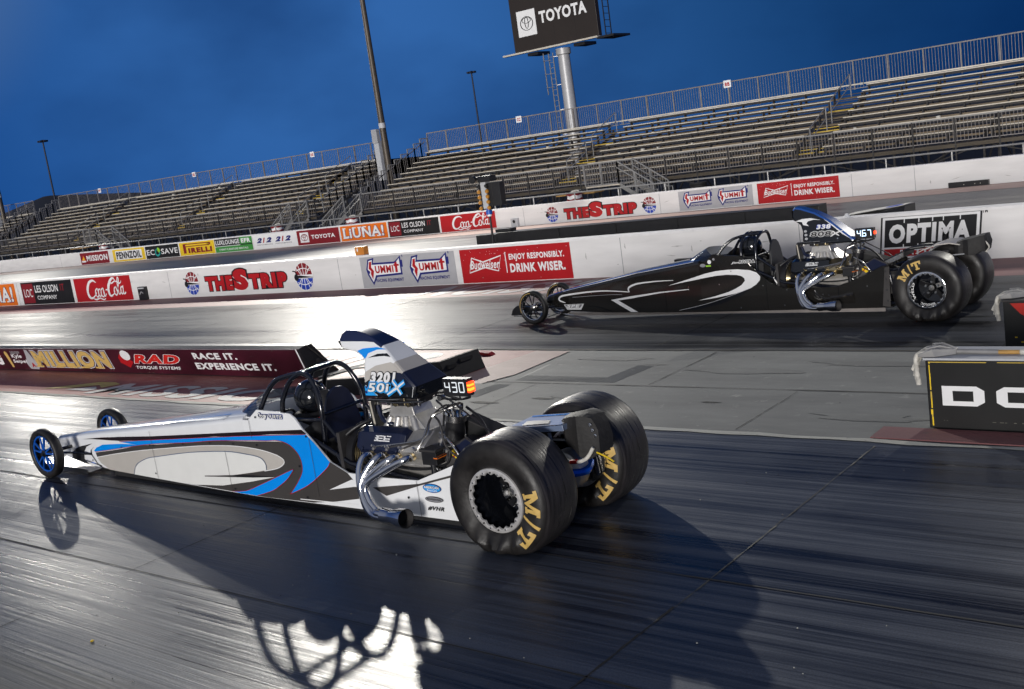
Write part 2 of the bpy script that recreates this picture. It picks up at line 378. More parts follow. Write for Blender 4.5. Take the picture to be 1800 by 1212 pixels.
    def stroke(s, pts, wid, fn, w, m, smooth=0, closed=False):
        P = crom([(p[0], p[1], 0) for p in pts], smooth, closed) if smooth else [Vector((p[0], p[1], 0)) for p in pts]
        k = len(P); vs = []
        for i in range(k):
            if closed: d = P[(i + 1) % k] - P[i - 1]
            else: d = P[min(k - 1, i + 1)] - P[max(0, i - 1)]
            if d.length < 1e-9: d = Vector((1, 0, 0))
            d.normalize(); nn = Vector((-d.y, d.x, 0))
            t = i / max(1, k - 1); ww = wid if not isinstance(wid, (list, tuple)) else wid[min(len(wid) - 1, int(t * (len(wid) - 1)))] + (wid[min(len(wid) - 1, int(t * (len(wid) - 1)) + 1)] - wid[min(len(wid) - 1, int(t * (len(wid) - 1)))]) * (t * (len(wid) - 1) % 1)
            a = P[i] + nn * ww / 2; b = P[i] - nn * ww / 2
            vs += [fn(a.x, a.y, w), fn(b.x, b.y, w)]
        fs = [(2 * i, 2 * i + 1, 2 * ((i + 1) % k) + 1, 2 * ((i + 1) % k)) for i in range(k if closed else k - 1)]
        return s.add(vs, fs, m)
    def text(s, body, box, fn, w, m, bold=.0, shear=0., outline=(), skew=0.):
        """fit the lettering to box (u0,v0,u1,v1); outline: (material, extra boldness), widest first"""
        v, f = text2d(body, bold, shear)
        x0 = min(p[0] for p in v); x1 = max(p[0] for p in v); y0 = min(p[1] for p in v); y1 = max(p[1] for p in v)
        sx = (box[2] - box[0]) / (x1 - x0); sy = (box[3] - box[1]) / (y1 - y0)
        lay = [(om, bold + ob) for om, ob in outline] + [(m, bold)]
        for i, (mm, bb) in enumerate(lay):
            v, f = text2d(body, bb, shear, bold)
            s.add([fn(box[0] + (p[0] - x0) * sx + skew * (p[1] - y0) * sy, box[1] + (p[1] - y0) * sy, w + .003 * i) for p in v], f, mm)
        return s
    def plate(s, poly, fn, w0, w1, m, me=None):
        """a polygon with thickness from w0 to w1"""
        n = len(poly); tri = tessellate_polygon([[Vector((p[0], p[1], 0)) for p in poly]])
        vs = [fn(p[0], p[1], w0) for p in poly] + [fn(p[0], p[1], w1) for p in poly]
        fs = [tuple(t) for t in tri] + [tuple(n + i for i in t) for t in tri]; ms = [m] * len(fs)
        for i in range(n):
            fs.append((i, (i + 1) % n, n + (i + 1) % n, n + i)); ms.append(me or m)
        return s.add(vs, fs, ms)
    def build(s, name, parent=None, smooth=None, bevel=0, **props):
        me = bpy.data.meshes.new(name); me.from_pydata(s.v, [], s.f)
        used = []
        for k in s.m:
            if k not in used: used.append(k)
        for k in used: me.materials.append(MATS[k])
        idx = {k: i for i, k in enumerate(used)}
        me.polygons.foreach_set('material_index', [idx[k] for k in s.m])
        me.validate()
        bm = bmesh.new(); bm.from_mesh(me)
        if bevel:
            bmesh.ops.remove_doubles(bm, verts=bm.verts[:], dist=1e-5)
            ed = [e for e in bm.edges if len(e.link_faces) == 2 and e.calc_face_angle(0) > R(35)]
            bmesh.ops.bevel(bm, geom=ed, offset=bevel, segments=2, affect='EDGES', profile=.6)
        bmesh.ops.recalc_face_normals(bm, faces=bm.faces[:])
        bm.to_mesh(me); bm.free()
        if smooth:
            me.shade_smooth(); me.set_sharp_from_angle(angle=R(smooth))
        me.update()
        o = bpy.data.objects.new(name, me); COL.objects.link(o)
        if parent: o.parent = parent
        for k, v in props.items(): o[k] = v
        return o

def thing(name, label, cat, loc=(0, 0, 0), rz=0., group=None):
    o = bpy.data.objects.new(name, None); COL.objects.link(o); o.location = loc; o.rotation_euler = (0, 0, rz)
    o.empty_display_size = .2
    o['label'] = label; o['category'] = cat
    if group: o['group'] = group
    return o
def tag(o, label, cat, group=None):
    o['label'] = label; o['category'] = cat
    if group: o['group'] = group
    return o
def struct(o): o['kind'] = 'structure'; return o
def dup(root, loc, label, rz=0.):
    r = root.copy(); COL.objects.link(r); r.location = loc; r.rotation_euler = (0, 0, rz); r['label'] = label
    for ch in list(root.children):
        c = ch.copy(); COL.objects.link(c); c.parent = r
        for g in ch.children:
            d = g.copy(); COL.objects.link(d); d.parent = c
    return r

# ------------------------------------------------------------------ ground, lanes, painted markings
WALL, FAR = 18.15, 32.4
gnd = lambda u, v, w: (u, v, w)
def sheet(name, poly, m, z=0., extra=None):
    b = MB(); b.flat(poly, gnd, z, m)
    if extra: extra(b)
    return struct(b.build(name))
def rc(x0, x1, y0, y1): return [(x0, y0), (x1, y0), (x1, y1), (x0, y1)]
sheet('ground', rc(-2600, 900, -500, 2600), 'dirt', -.05)
def jag(x0, x1, y, wid, n, seed, amp=.35):
    """a line whose width wanders, like worn paint or tar"""
    rg = random.Random(seed); up = []; lo = []
    for i in range(n + 1):
        t = x0 + (x1 - x0) * i / n; a = wid * (1 - amp + 2 * amp * rg.random()); c = y + wid * .5 * (rg.random() - .5)
        up.append((t, c + a / 2)); lo.append((t, c - a / 2))
    return lo + up[::-1]
def xjoint(b, x, y0, y1, wid, m, seed):
    rg = random.Random(seed + 100); y = y0; k = 0                # broken into stretches, some rubbed over, some bare
    while y < y1:
        l_ = rg.uniform(.15, .8); e_ = min(y1, y + l_); q = rg.random(); mm = m if q < .55 else 'joint_dark'
        if q < .88: b.flat([(x + c, a) for a, c in jag(y, e_, rg.uniform(-.006, .006), wid * rg.uniform(.5, 1.1), max(2, int((e_ - y) * 14)), seed * 31 + k, .65)], gnd, .004, mm)
        y = e_; k += 1
def near_extra(b):
    for i, x in enumerate((-24.2, -20.0, -15.8, -11.65, -7.5, -3.25, .95, 5.1)):
        xjoint(b, x, -2, 5.0, .013, 'joint_dark', i); xjoint(b, x + .01, 5.0, 8.2, .011, 'joint_pale' if i % 2 else 'joint_dark', i + 20)
    b.flat(jag(-60, 20, 5.42, .012, 200, 5, .6), gnd, .004, 'joint_dark')
    b.flat(jag(-60, 20, 4.1, .010, 200, 9, .6), gnd, .004, 'joint_dark')
sheet('near_lane', rc(-500, 80, .5, 8.3), 'rubbered_lane', 0, near_extra)
sheet('lane_shoulder', rc(-500, 80, -60, .5), 'median_concrete', -.002)
sheet('lane_edge_line', jag(-70, 30, 8.33, .075, 300, 3, .45), 'curb_white', .006)
sheet('median', rc(-500, 80, 8.3, 11.58), 'median_concrete', -.001, lambda b: (
    b.flat(jag(-9, 20, 9.85, .016, 90, 14, .6), gnd, .004, 'joint_dark'), xjoint(b, -6.4, 9.9, 11.5, .012, 'joint_dark', 40),
    b.flat([(-8.3 + .12 * i + .03 * math.sin(i * 2.1), 10.15 + .055 * i + .05 * math.sin(i * 1.3)) for i in range(14)] + [(-8.3 + .12 * i + .03 * math.sin(i * 2.1), 10.163 + .055 * i + .05 * math.sin(i * 1.3)) for i in range(13, -1, -1)], gnd, .004, 'joint_dark'),
    [b.flat([(px + rx * math.cos(t * .4488) * (1 + .35 * math.sin(2 * t + px)), py + ry * math.sin(t * .4488) * (1 + .3 * math.cos(3 * t))) for t in range(14)], gnd, .0025, 'concrete_stain') for px, py, rx, ry in ((-3.6, 9.0, .5, .12), (-5.6, 10.6, .6, .15), (-6.9, 9.3, .35, .08), (-4.2, 11.0, .7, .12), (-2.9, 10.5, .4, .2), (-7.6, 11.1, .5, .1))],
    xjoint(b, -4.6, 8.45, 9.8, .010, 'joint_dark', 42), xjoint(b, -7.9, 8.45, 9.8, .01, 'joint_dark', 44),
    [b.flat([(px + rx * math.cos(t * .7) * (1 + .3 * math.sin(3 * t)), py + ry * math.sin(t * .7) * (1 + .3 * math.cos(2 * t))) for t in range(9)], gnd, .003, 'joint_dark')
     for px, py, rx, ry in ((-8.0, 8.95, .22, .035), (-7.35, 9.2, .16, .03), (-6.2, 8.8, .1, .02), (-5.3, 9.3, .12, .02))]))
def far_extra(b):
    for i, x in enumerate((-28.4, -24.2, -20.05, -15.95, -11.62, -7.45, -3.2, 1.)):
        xjoint(b, x, 11.7, 16.2, .022, 'joint_pale' if x == -15.95 else 'joint_dark', i + 60)
sheet('far_lane', rc(-500, 80, 11.58, 16.42), 'far_rubbered_lane', 0, far_extra)
sheet('far_lane_edge_line', jag(-70, 30, 11.6, .05, 300, 4, .5), 'joint_dark', .006)
sheet('red_wall_strip', rc(-500, 80, 16.42, WALL + .1), 'strip_red_far', 0)
sheet('second_track', rc(-500, 80, WALL + .1, FAR + .2), 'second_track_mat', -.002)
sheet('second_track_stripe', rc(-500, 80, 30.6, FAR), 'pink_ground_paint', .004)
def raised(b):
    # low asphalt mounds left by patching beside the painted zone
    for (x0, x1, y0, y1, h) in ((-8.35, -6.9, 9.95, 10.75, .035), (-9.1, -8.3, 9.15, 9.75, .03)):
        b.add([(x0, y0, 0), (x1, y0, 0), (x1 + .05, y1, 0), (x0 - .1, y1, 0), (x0 + .1, y0 + .12, h), (x1 - .15, y0 + .1, h), (x1 - .1, y1 - .1, h), (x0 + .05, y1 - .1, h)],
              [(4, 5, 6, 7), (0, 1, 5, 4), (1, 2, 6, 5), (2, 3, 7, 6), (3, 0, 4, 7)], 'median_concrete')
b = MB(); raised(b); struct(b.build('asphalt_patch', bevel=.012))

def red_extra(b):
    # big slanted letters painted on the red strip, read from the near lane
    b.text('MISSION', (-15.9, 8.47, -10.3, 9.12), gnd, .010, 'white_ground_paint', bold=.035, shear=.35)
    b.text('MISSION', (-15.2, 9.75, -9.9, 11.2), gnd, .010, 'white_ground_paint', bold=.035, shear=.35)
    b.flat([(-17.4, 8.6), (-16.5, 9.12), (-16.05, 9.15), (-15.75, 9.05), (-15.9, 8.8), (-16.2, 8.95), (-16.7, 8.72)], gnd, .010, 'yellow_ground_paint')
    b.flat([(-16.7, 8.62), (-16.15, 8.86), (-15.9, 8.72), (-16.0, 8.6)], gnd, .010, 'white_ground_paint')
sheet('red_paint_zone', [(-40, 8.37), (-9.35, 8.37), (-8.75, 10.2), (-9.05, 11.53), (-40, 11.53)], 'red_ground_paint', .004, red_extra)
sheet('pale_paint_border', [(-9.75, 8.37), (-9.2, 8.37), (-8.55, 10.2), (-8.62, 11.5), (-9.2, 11.5), (-9.3, 10.2)], 'pink_ground_paint', .008)
b = MB(); b.text('MISSION', (0, 0, 5.4, 1.25), lambda u, v, w: (-11.3 - u, 17.85 - v, w), .006, 'decal_midgrey', bold=.03, shear=.35); struct(b.build('painted_wall_strip_lettering'))

# hills on the skyline, beyond the left end of the stands
def hills():
    b = MB(); pts = []
    for i in range(61):
        t = i / 60; x = -2560 + 1500 * t
        h = 20 + 8 * noise.noise(Vector((x * .006, 3.1, 0))) + 33 * math.exp(-((x + 1945) / 62) ** 2)
        pts.append((x, h))
    rings = [[(x, 900, -5), (x + 10, 960, h * .55), (x + 20, 1040, h), (x + 40, 1200, h * .7), (x + 60, 1500, -5)] for x, h in pts]
    b.loft(rings, 'hill', cap=False, closed=False); struct(b.build('hills', smooth=60))
hills()

# ------------------------------------------------------------------ walls
def wallfn(y): return lambda u, v, w: (u, y - w, v)
def concrete_wall(name, label, y, h, th, seams, dark=()):
    b = MB()
    b.box(-420, 40, y, y + th, -.02, h - .045, 'wall_white'); b.box(-420, 40, y - .008, y + th + .008, h - .045, h, 'wall_cap')
    rg = random.Random(int(y))
    for k in range(46):                                     # tyre scuffs and run marks
        x = rg.uniform(-45, 0); z = rg.uniform(.05, h - .12); l_ = rg.uniform(.03, .30); a = rg.uniform(-.12, .12); m_ = rg.choice(('wall_scuff', 'wall_scuff', 'wall_stain'))
        b.flat([(x, z), (x + l_ * .5, z + a * l_ + .012), (x + l_, z + a * l_ * 2), (x + l_ * .5, z + a * l_ - .010)] if k % 3 else [(x, z), (x + .02, z + rg.uniform(.04, .14)), (x + .035, z + .02), (x + .03, z - .05)], wallfn(y), .002, m_)
    for x in seams: b.box(x - .006, x + .006, y - .003, y + .01, 0, h - .046, 'decal_midgrey')
    return tag(b.build(name), label, 'wall')
concrete_wall('concrete_wall', 'white painted concrete wall of advertising banners beside the far dragster', WALL, .83, .32, (-36.9, -30.4, -27.8, -20.4, -12.0, -8.2, -3.9))
concrete_wall('concrete_wall', 'white concrete wall of small advertising banners below the grandstands', FAR, .74, .3, (-60, -56.2, -25.6, -19.6, -12.8, -10.9, -6.5))

NW = wallfn(WALL); FW = wallfn(FAR)
def fit(fn, x0, x1, z0, z1, W, H):
    """design space W x H mapped to a rectangle of the wall"""
    return lambda u, v, w: fn(x0 + u / W * (x1 - x0), z0 + v / H * (z1 - z0), w)
def banner(name, label, fn, W, H, bg, draw, group='advertising banners on the near wall', cat='banner', edge=None):
    b = MB(); b.plate([(0, 0), (W, 0), (W, H), (0, H)], fn, .0005, .006, bg, edge or bg)
    draw(b, fn); o = b.build(name); return tag(o, label, cat, group)
W0 = .009
def d_coke(b, f):   # W 4 x H 1
    m = 'decal_white'
    b.stroke([(1.62, .78), (1.42, .88), (1.12, .80), (.93, .52), (.95, .24), (1.15, .14), (1.42, .26), (1.55, .38)], [.03, .08, .12, .15, .14, .08, .05, .03], f, W0, m, 6)
    for cx in (1.58, 1.98): b.stroke([(cx + .06, .54), (cx - .09, .46), (cx - .11, .26), (cx + .0, .18), (cx + .1, .30), (cx + .06, .54)], .06, f, W0 + .001, m, 6)
    b.stroke([(1.84, .5), (1.72, .48), (1.68, .28), (1.78, .2), (1.86, .3)], .06, f, W0 + .002, m, 6)
    b.stroke([(2.07, .55), (2.05, .28), (2.12, .2), (2.22, .3)], .055, f, W0 + .003, m, 6)
    b.stroke([(2.22, .46), (2.34, .47)], .06, f, W0, m)
    b.stroke([(2.98, .84), (2.86, .93), (2.66, .84), (2.46, .60), (2.42, .34), (2.52, .20), (2.72, .26), (2.86, .40)], [.03, .08, .12, .15, .14, .09, .05, .03], f, W0, m, 6)
    b.stroke([(2.96, .56), (2.84, .50), (2.80, .32), (2.90, .22), (3.00, .32), (2.96, .56)], .06, f, W0 + .001, m, 6)
    b.stroke([(3.0, .34), (3.16, .62), (3.24, .88), (3.18, .93), (3.11, .70), (3.09, .38), (3.14, .25), (3.22, .32)], .055, f, W0 + .002, m, 6)
    b.stroke([(3.44, .55), (3.30, .52), (3.26, .34), (3.34, .25), (3.42, .36)], .06, f, W0, m, 6)
    b.stroke([(3.46, .6), (3.42, .34), (3.48, .25), (3.58, .33)], .055, f, W0 + .001, m, 6)
    b.stroke([(1.2, .15), (1.45, .075), (1.72, .13), (1.98, .06), (2.14, .12)], [.02, .07, .05, .06, .01], f, W0 + .004, m, 6)
    b.stroke([(2.50, .80), (2.72, .72), (2.98, .80), (3.28, .70), (3.42, .82)], [.02, .06, .05, .06, .01], f, W0 + .004, m, 6)
def d_loc(b, f):
    b.rect(.06, .06, .98, .94, f, .008, 'decal_darkred'); b.text('LOC', (.2, .33, .86, .70), f, W0 + .002, 'decal_white', 0)
    b.text('LES OLSON', (1.1, .52, 2.92, .84), f, W0, 'decal_white', .012); b.text('IT', (3.12, .54, 3.42, .84), f, W0, 'decal_darkred', .02)
    b.text('COMPANY', (1.2, .2, 2.75, .38), f, W0, 'decal_white', .012)
def d_liuna(b, f):
    b.text('LiUNA!', (.22, .16, 3.72, .86), f, W0, 'decal_white', .03, outline=(('decal_navy', .03),))
    for u0, u1, v in ((.2, .55, .16), (.2, .5, .80), (1.06, 1.4, .80), (1.55, 1.85, .80), (2.0, 2.3, .80), (2.65, 2.95, .16), (3.1, 3.35, .16)):
        b.rect(u0, v, u1, v + .07, f, W0 + .008, 'decal_white')
def d_bud(b, f):    # W 4 x H 1
    m = 'decal_white'
    bow = [(.30, .30), (.44, .74), (.86, .60), (1.55, .76), (1.40, .32), (.90, .44)]
    b.stroke(bow, .04, f, W0, m, closed=True)
    b.text('Budweiser', (.36, .40, 1.48, .66), f, W0 + .003, m, .02, .3)
    b.stroke([(.42, .62), (.36, .5), (.44, .42)], .025, f, W0 + .006, m, 5)
    b.rect(1.70, .25, 1.73, .85, f, W0, m)
    b.text('ENJOY RESPONSIBLY.', (1.84, .57, 3.78, .79), f, W0, m, .035); b.text('DRINK WISER.', (1.84, .25, 3.78, .51), f, W0, m, .045)
    rg = random.Random(4)
    for k in range(34):
        u = rg.uniform(.1, 3.9); v = rg.choice((rg.uniform(.8, .98), rg.uniform(.06, .95))); b.disc((u, v), .010, f, .008, 'decal_white', 5)
def d_summit(b, f):
    for o in (.22, 2.12):
        g = lambda u, v, w, o=o: f(o + u, v, w)
        sil = [(.02, .60), (.14, .92), (.42, .96), (.36, .80), (1.30, .80), (1.58, .98), (1.58, .84), (1.64, .84), (1.64, .62), (1.58, .62), (1.58, .38), (.46, .34), (.26, .08), (.06, .42)]
        b.flat(sil, g, .008, 'decal_navy')
        inn = [(.09, .60), (.18, .87), (.34, .90), (.29, .74), (1.32, .74), (1.52, .90), (1.52, .44), (.42, .40), (.27, .18), (.13, .44), (.19, .52)]
        b.flat(inn, g, .011, 'decal_white')
        b.flat([(.14, .62), (.20, .84), (.30, .85), (.26, .66), (.36, .54), (.27, .27), (.20, .46), (.24, .54)], g, .014, 'decal_red')
        b.text('UMMI', (.42, .46, 1.22, .70), g, .014, 'decal_red', .04)
        b.flat([(1.30, .46), (1.40, .46), (1.40, .66), (1.48, .66), (1.48, .72), (1.40, .72), (1.40, .80), (1.30, .76), (1.30, .72), (1.25, .72), (1.25, .66), (1.30, .66)], g, .014, 'decal_red')
        b.text('RACING EQUIPMENT', (.40, .16, 1.60, .28), g, W0, 'decal_navy', .03)
        b.text('R', (1.64, .93, 1.70, 1.0), g, W0, 'decal_navy', .02)
def globe(b, f, c, r):
    g = lambda u, v, w: f(c[0] + u * r, c[1] + v * r, w)
    b.disc((0, 0), 1, g, .006, 'decal_white', 32)
    b.disc((0, .12), .9, g, .008, 'decal_darkred', 24, .86, 0, 180); b.disc((0, -.14), .9, g, .008, 'decal_blue', 24, .84, 180, 360)
    for t in (-58, -30, 0, 30, 58):
        sn = math.sin(R(t))
        b.stroke([(sn * .3, .1), (sn * .75, .55), (sn * .98, 1.0 * math.cos(R(t)))], .06, g, .011, 'decal_white', 4); b.stroke([(sn * .3, -.1), (sn * .75, -.55), (sn * .98, -1.0 * math.cos(R(t)))], .06, g, .011, 'decal_white', 4)
    for s_ in (1, -1): b.stroke([(-.75, s_ * .42), (0, s_ * .60), (.75, s_ * .42)], .06, g, .013, 'decal_white', 5)
    b.rect(-1.05, -.14, 1.0, .12, g, .014, 'decal_white')
    b.flat([(-1.0, -.10), (-.98, .16), (-.74, .20), (-.62, .05), (-.5, .10), (-.3, .08), (.96, -.06), (.98, -.10)], g, .017, 'decal_black')
    b.disc((-.80, -.06), .24, g, .019, 'decal_black', 16); b.stroke([(-1.15, .42), (-.9, .4), (-.72, .14)], .09, g, .018, 'decal_black')
def d_strip(b, f):
    for t, box in (('THE', (0.0, .08, 1.05, .74)), ('S', (1.08, .05, 1.62, 1.0)), ('TRIP', (1.66, .08, 3.0, .74))):
        b.text(t, box, f, .007, 'decal_red', .075, outline=(('decal_black', .05),))
    b.flat([(.0, .74), (.0, .60), (.42, .60), (.42, .74)], f, .0125, 'decal_red')
def d_optima(b, f):  # 4 x 2, slanted
    sk = lambda u, v, w: f(u + .10 * v, v, w)
    b.flat([(0, 0), (3.8, 0), (3.8, 2), (0, 2)], sk, .007, 'decal_black'); b.flat([(.07, .06), (3.73, .06), (3.73, 1.94), (.07, 1.94)], sk, .009, 'decal_white')
    b.flat([(.17, .58), (3.62, .58), (3.62, 1.83), (.17, 1.83)], sk, .011, 'decal_black'); b.flat([(.17, .15), (3.62, .15), (3.62, .50), (.17, .50)], sk, .011, 'decal_red')
    b.text('OPTIMA', (.34, .74, 3.42, 1.62), sk, .013, 'decal_white', .055, 0.02)
    for i, u in enumerate((.92, 1.48, 2.0, 2.4, 3.02)):
        b.rect(u - .02, 1.66, u + .02, 1.84, sk, .013, 'decal_white'); b.rect(u - .02, .57, u + .02, .70, sk, .013, 'decal_white')
    b.text('BATTERIES', (.8, .2, 3.0, .45), sk, .013, 'decal_white', .03)
    b.text('TM', (3.98, 1.86, 4.18, 2.0), f, .007, 'decal_black', .03)
def d_toyota(b, f):
    b.rect(.28, .16, 1.12, .86, f, .009, 'decal_white'); toy_mark(b, f, (.70, .51), .32, .22, 'decal_darkred', .012)
    b.text('TOYOTA', (1.36, .36, 3.6, .64), f, W0, 'decal_white', .035)
def toy_mark(b, f, c, rx, ry, m, w):
    e = lambda cx, cy, ax, ay, wd, k: b.stroke([(c[0] + (cx + ax * math.cos(i * math.pi / 12)) * rx, c[1] + (cy + ay * math.sin(i * math.pi / 12)) * ry) for i in range(24)], wd * rx, f, w + .001 * k, m, closed=True)
    e(0, 0, 1, 1, .13, 0); e(0, .1, .27, .86, .12, 1); e(0, .45, .68, .42, .12, 2)
def d_mission(b, f):
    b.flat([(.12, .2), (.78, .2), (.45, .82)], f, .009, 'decal_orange'); b.rect(.14, .2, .76, .34, f, .011, 'decal_white'); b.flat([(.28, .40), (.62, .40), (.45, .66)], f, .011, 'decal_yellow')
    b.text('MISSION', (.88, .26, 3.82, .76), f, W0, 'decal_white', .04)
def d_pennzoil(b, f):
    b.plate([(0, 0), (4, 0), (4, 1), (0, 1)], f, .006, .007, 'decal_yellow'); b.rect(.34, .13, 3.66, .87, f, .010, 'decal_white')
    b.text('PENNZOIL', (.44, .2, 3.56, .8), f, .012, 'decal_black', .05)
def d_eco(b, f):
    b.text('EC', (.14, .28, 1.10, .72), f, W0, 'decal_white', .012); b.text('SAVE', (1.9, .28, 3.88, .72), f, W0, 'decal_white', .012)
    b.stroke([(1.56, .82), (1.26, .62), (1.22, .34), (1.44, .2), (1.68, .34), (1.72, .5)], [.04, .1, .13, .14, .12, .05], f, W0, 'decal_teal', 5); b.flat([(1.52, .86), (1.46, .6), (1.62, .42), (1.80, .58), (1.74, .76)], f, W0 + .003, 'decal_lime')
def d_pirelli(b, f):
    b.plate([(0, 0), (4, 0), (4, 1), (0, 1)], f, .006, .007, 'decal_yellow')
    b.rect(.42, .16, .74, .86, f, .010, 'decal_darkred'); b.rect(.42, .66, 3.4, .90, f, .011, 'decal_darkred'); b.disc((3.4, .78), .2, f, .011, 'decal_darkred', 16, .12)
    b.rect(.74, .72, 3.3, .83, f, .013, 'decal_yellow'); b.disc((3.3, .775), .1, f, .013, 'decal_yellow', 12, .055)
    b.text('IRELLI', (.98, .16, 3.68, .56), f, .011, 'decal_darkred', .07)
def d_lux(b, f):
    b.rect(2.72, .5, 4, 1, f, .008, 'decal_green'); b.rect(0, 0, 4, .42, f, .008, 'decal_green'); b.rect(0, .42, 2.72, .46, f, .009, 'decal_white')
    b.text('LUXLOUNGE', (.1, .56, 2.66, .90), f, W0, 'decal_white', .025); b.text('EFR', (2.86, .58, 3.86, .90), f, .011, 'decal_white', .05)
    b.text('EVENT FURNITURE RENTALS', (.42, .13, 3.5, .27), f, .011, 'decal_white', .02)
def d_212(b, f):
    for o in (.28, 2.04):
        for t, u0, u1, m in (('2', 0, .55, 'decal_navy'), ('1', .60, .84, 'decal_red'), ('2', .90, 1.46, 'decal_navy')):
            b.text(t, (o + u0, .42, o + u1, .78), f, W0, m, .07, .35)
        b.text('PERFORMANCE', (o, .24, o + 1.5, .33), f, W0, 'decal_midgrey', .01)
def bn(key, label, draw, bg, x0, x1, fn, z0, z1, W=4., H=1., group=None):
    return banner(key, label, fit(fn, x0, x1, z0, z1, W, H), W, H, bg, draw, group or ('advertising banners on the near wall' if fn is NW else 'advertising banners on the far wall'))
Zn = (.015, .775); Zf = (.03, .685)
bn('banner', 'orange banner with big white letters, cut by the left edge of the picture', d_liuna, 'decal_orange', -40.2, -37.08, NW, *Zn)
bn('banner', 'black banner with a dark red square and white LES OLSON COMPANY lettering, near wall', d_loc, 'vinyl_black', -36.62, -33.28, NW, *Zn)
bn('banner', 'red banner with white flowing script on the near wall beside a black panel', d_coke, 'decal_red', -33.1, -29.82, NW, *Zn)
bn('banner', 'grey banner with twin red, white and navy lightning logos, near wall', d_summit, 'decal_grey', -19.6, -16.49, NW, *Zn)
bn('banner', 'red ENJOY RESPONSIBLY DRINK WISER banner behind the far dragster\'s front wheels', d_bud, 'decal_red', -16.32, -13.25, NW, *Zn)
b = MB(); f = fit(NW, -6.80, -5.08, .06, .80, 4, 2); d_optima(b, f)
tag(b.build('banner'), 'large slanted black, white and red OPTIMA board behind the far dragster\'s engine', 'banner', 'advertising banners on the near wall')
def strip_logo(fn, x0, x1, z0, z1, label, grp):
    b = MB(); d_strip(b, fit(fn, x0, x1, z0, z1, 3, 1)); tag(b.build('wall_lettering'), label, 'sign', grp)
strip_logo(NW, -26.02, -22.45, .10, .72, 'red THE STRIP lettering with black outlines on the near white wall', 'track name lettering')
strip_logo(FW, -23.7, -20.55, .06, .64, 'red THE STRIP lettering on the far wall beside the starting light tree', 'track name lettering')
for fn, x, z, r, lab in ((NW, -26.66, .40, .34, 'red and blue globe emblem left of the large THE STRIP lettering, near wall'), (NW, -21.76, .40, .36, 'red and blue globe emblem right of the large THE STRIP lettering, near wall'),
                         (FW, -24.25, .33, .29, 'small globe emblem left of THE STRIP lettering on the far wall'), (FW, -20.02, .34, .29, 'small globe emblem right of THE STRIP lettering on the far wall')):
    b = MB(); globe(b, fn, (x, z), r); tag(b.build('wall_emblem'), lab, 'emblem', 'globe emblems on the walls')
bn('banner', 'maroon banner with white MISSION letters at the left end of the far wall row', d_mission, 'decal_darkred', -57.8, -54.85, FW, *Zf)
bn('banner', 'yellow PENNZOIL banner on the far wall', d_pennzoil, 'decal_yellow', -54.4, -51.3, FW, *Zf)
bn('banner', 'black banner with white ECO SAVE letters and a green leaf ring', d_eco, 'vinyl_black', -51.2, -48.2, FW, *Zf)
bn('banner', 'yellow PIRELLI banner with a stretched red letter P', d_pirelli, 'decal_yellow', -48.1, -45.15, FW, *Zf)
bn('banner', 'black and green LUXLOUNGE EFR banner', d_lux, 'vinyl_black', -45.1, -42.15, FW, *Zf)
bn('banner', 'white banner with two navy and red 212 logos', d_212, 'decal_white', -42.05, -38.9, FW, *Zf)
bn('banner', 'dark red TOYOTA banner with a white square emblem on the far wall', d_toyota, 'decal_darkred', -38.85, -36.0, FW, *Zf)
bn('banner', 'orange LiUNA! banner shown whole on the far wall', d_liuna, 'decal_orange', -35.9, -33.0, FW, *Zf)
bn('banner', 'black LES OLSON COMPANY banner on the far wall left of the light tree', d_loc, 'vinyl_black', -32.9, -30.0, FW, *Zf)
bn('banner', 'red banner with white script on the far wall behind the starting light tree', d_coke, 'decal_red', -29.9, -27.0, FW, *Zf)
bn('banner', 'grey banner with twin lightning logos on the far wall', d_summit, 'decal_grey', -18.85, -16.1, FW, *Zf)
bn('banner', 'red DRINK WISER banner at the right end of the far wall row', d_bud, 'decal_red', -15.93, -13.2, FW, *Zf)

# small things on and by the walls
b = MB(); b.box(-29.36, -28.98, WALL - .10, WALL - .001, 0, .40, 'black_satin'); b.box(-29.33, -29.01, WALL - .106, WALL - .1, .33, .385, 'box_grey'); b.stroke([(-29.28, .16), (-29.18, .26), (-29.08, .2)], .03, NW, .108, 'decal_grey')
tag(b.build('timing_box', bevel=.008), 'upright black box with pale stripes against the near white wall', 'box')
b = MB(); b.box(-10.72, -9.30, WALL - .16, WALL - .001, 0, .30, 'black_satin'); b.box(-10.66, -9.36, WALL - .168, WALL - .16, .02, .05, 'steel_dark'); b.box(-10.66, -9.36, WALL - .168, WALL - .16, .25, .28, 'steel_dark')
for x in (-10.6, -10.2, -9.8): b.tube([(x, WALL - .168, .15), (x, WALL - .174, .15)], .018, 'steel', 8)
tag(b.build('timing_box', bevel=.006), 'long low black box at the foot of the wall behind the black dragster\'s cockpit', 'box')
b = MB(); b.box(-9.93, -8.83, FAR - .12, FAR - .001, 0, .15, 'black_satin')
for x in (-9.5, -9.2, -9.05): b.tube([(x, FAR - .121, .07), (x, FAR - .13, .07)], .02, 'cloth_white', 6)
tag(b.build('timing_box', bevel=.006), 'low black box at the foot of the far wall below the right grandstand', 'box')

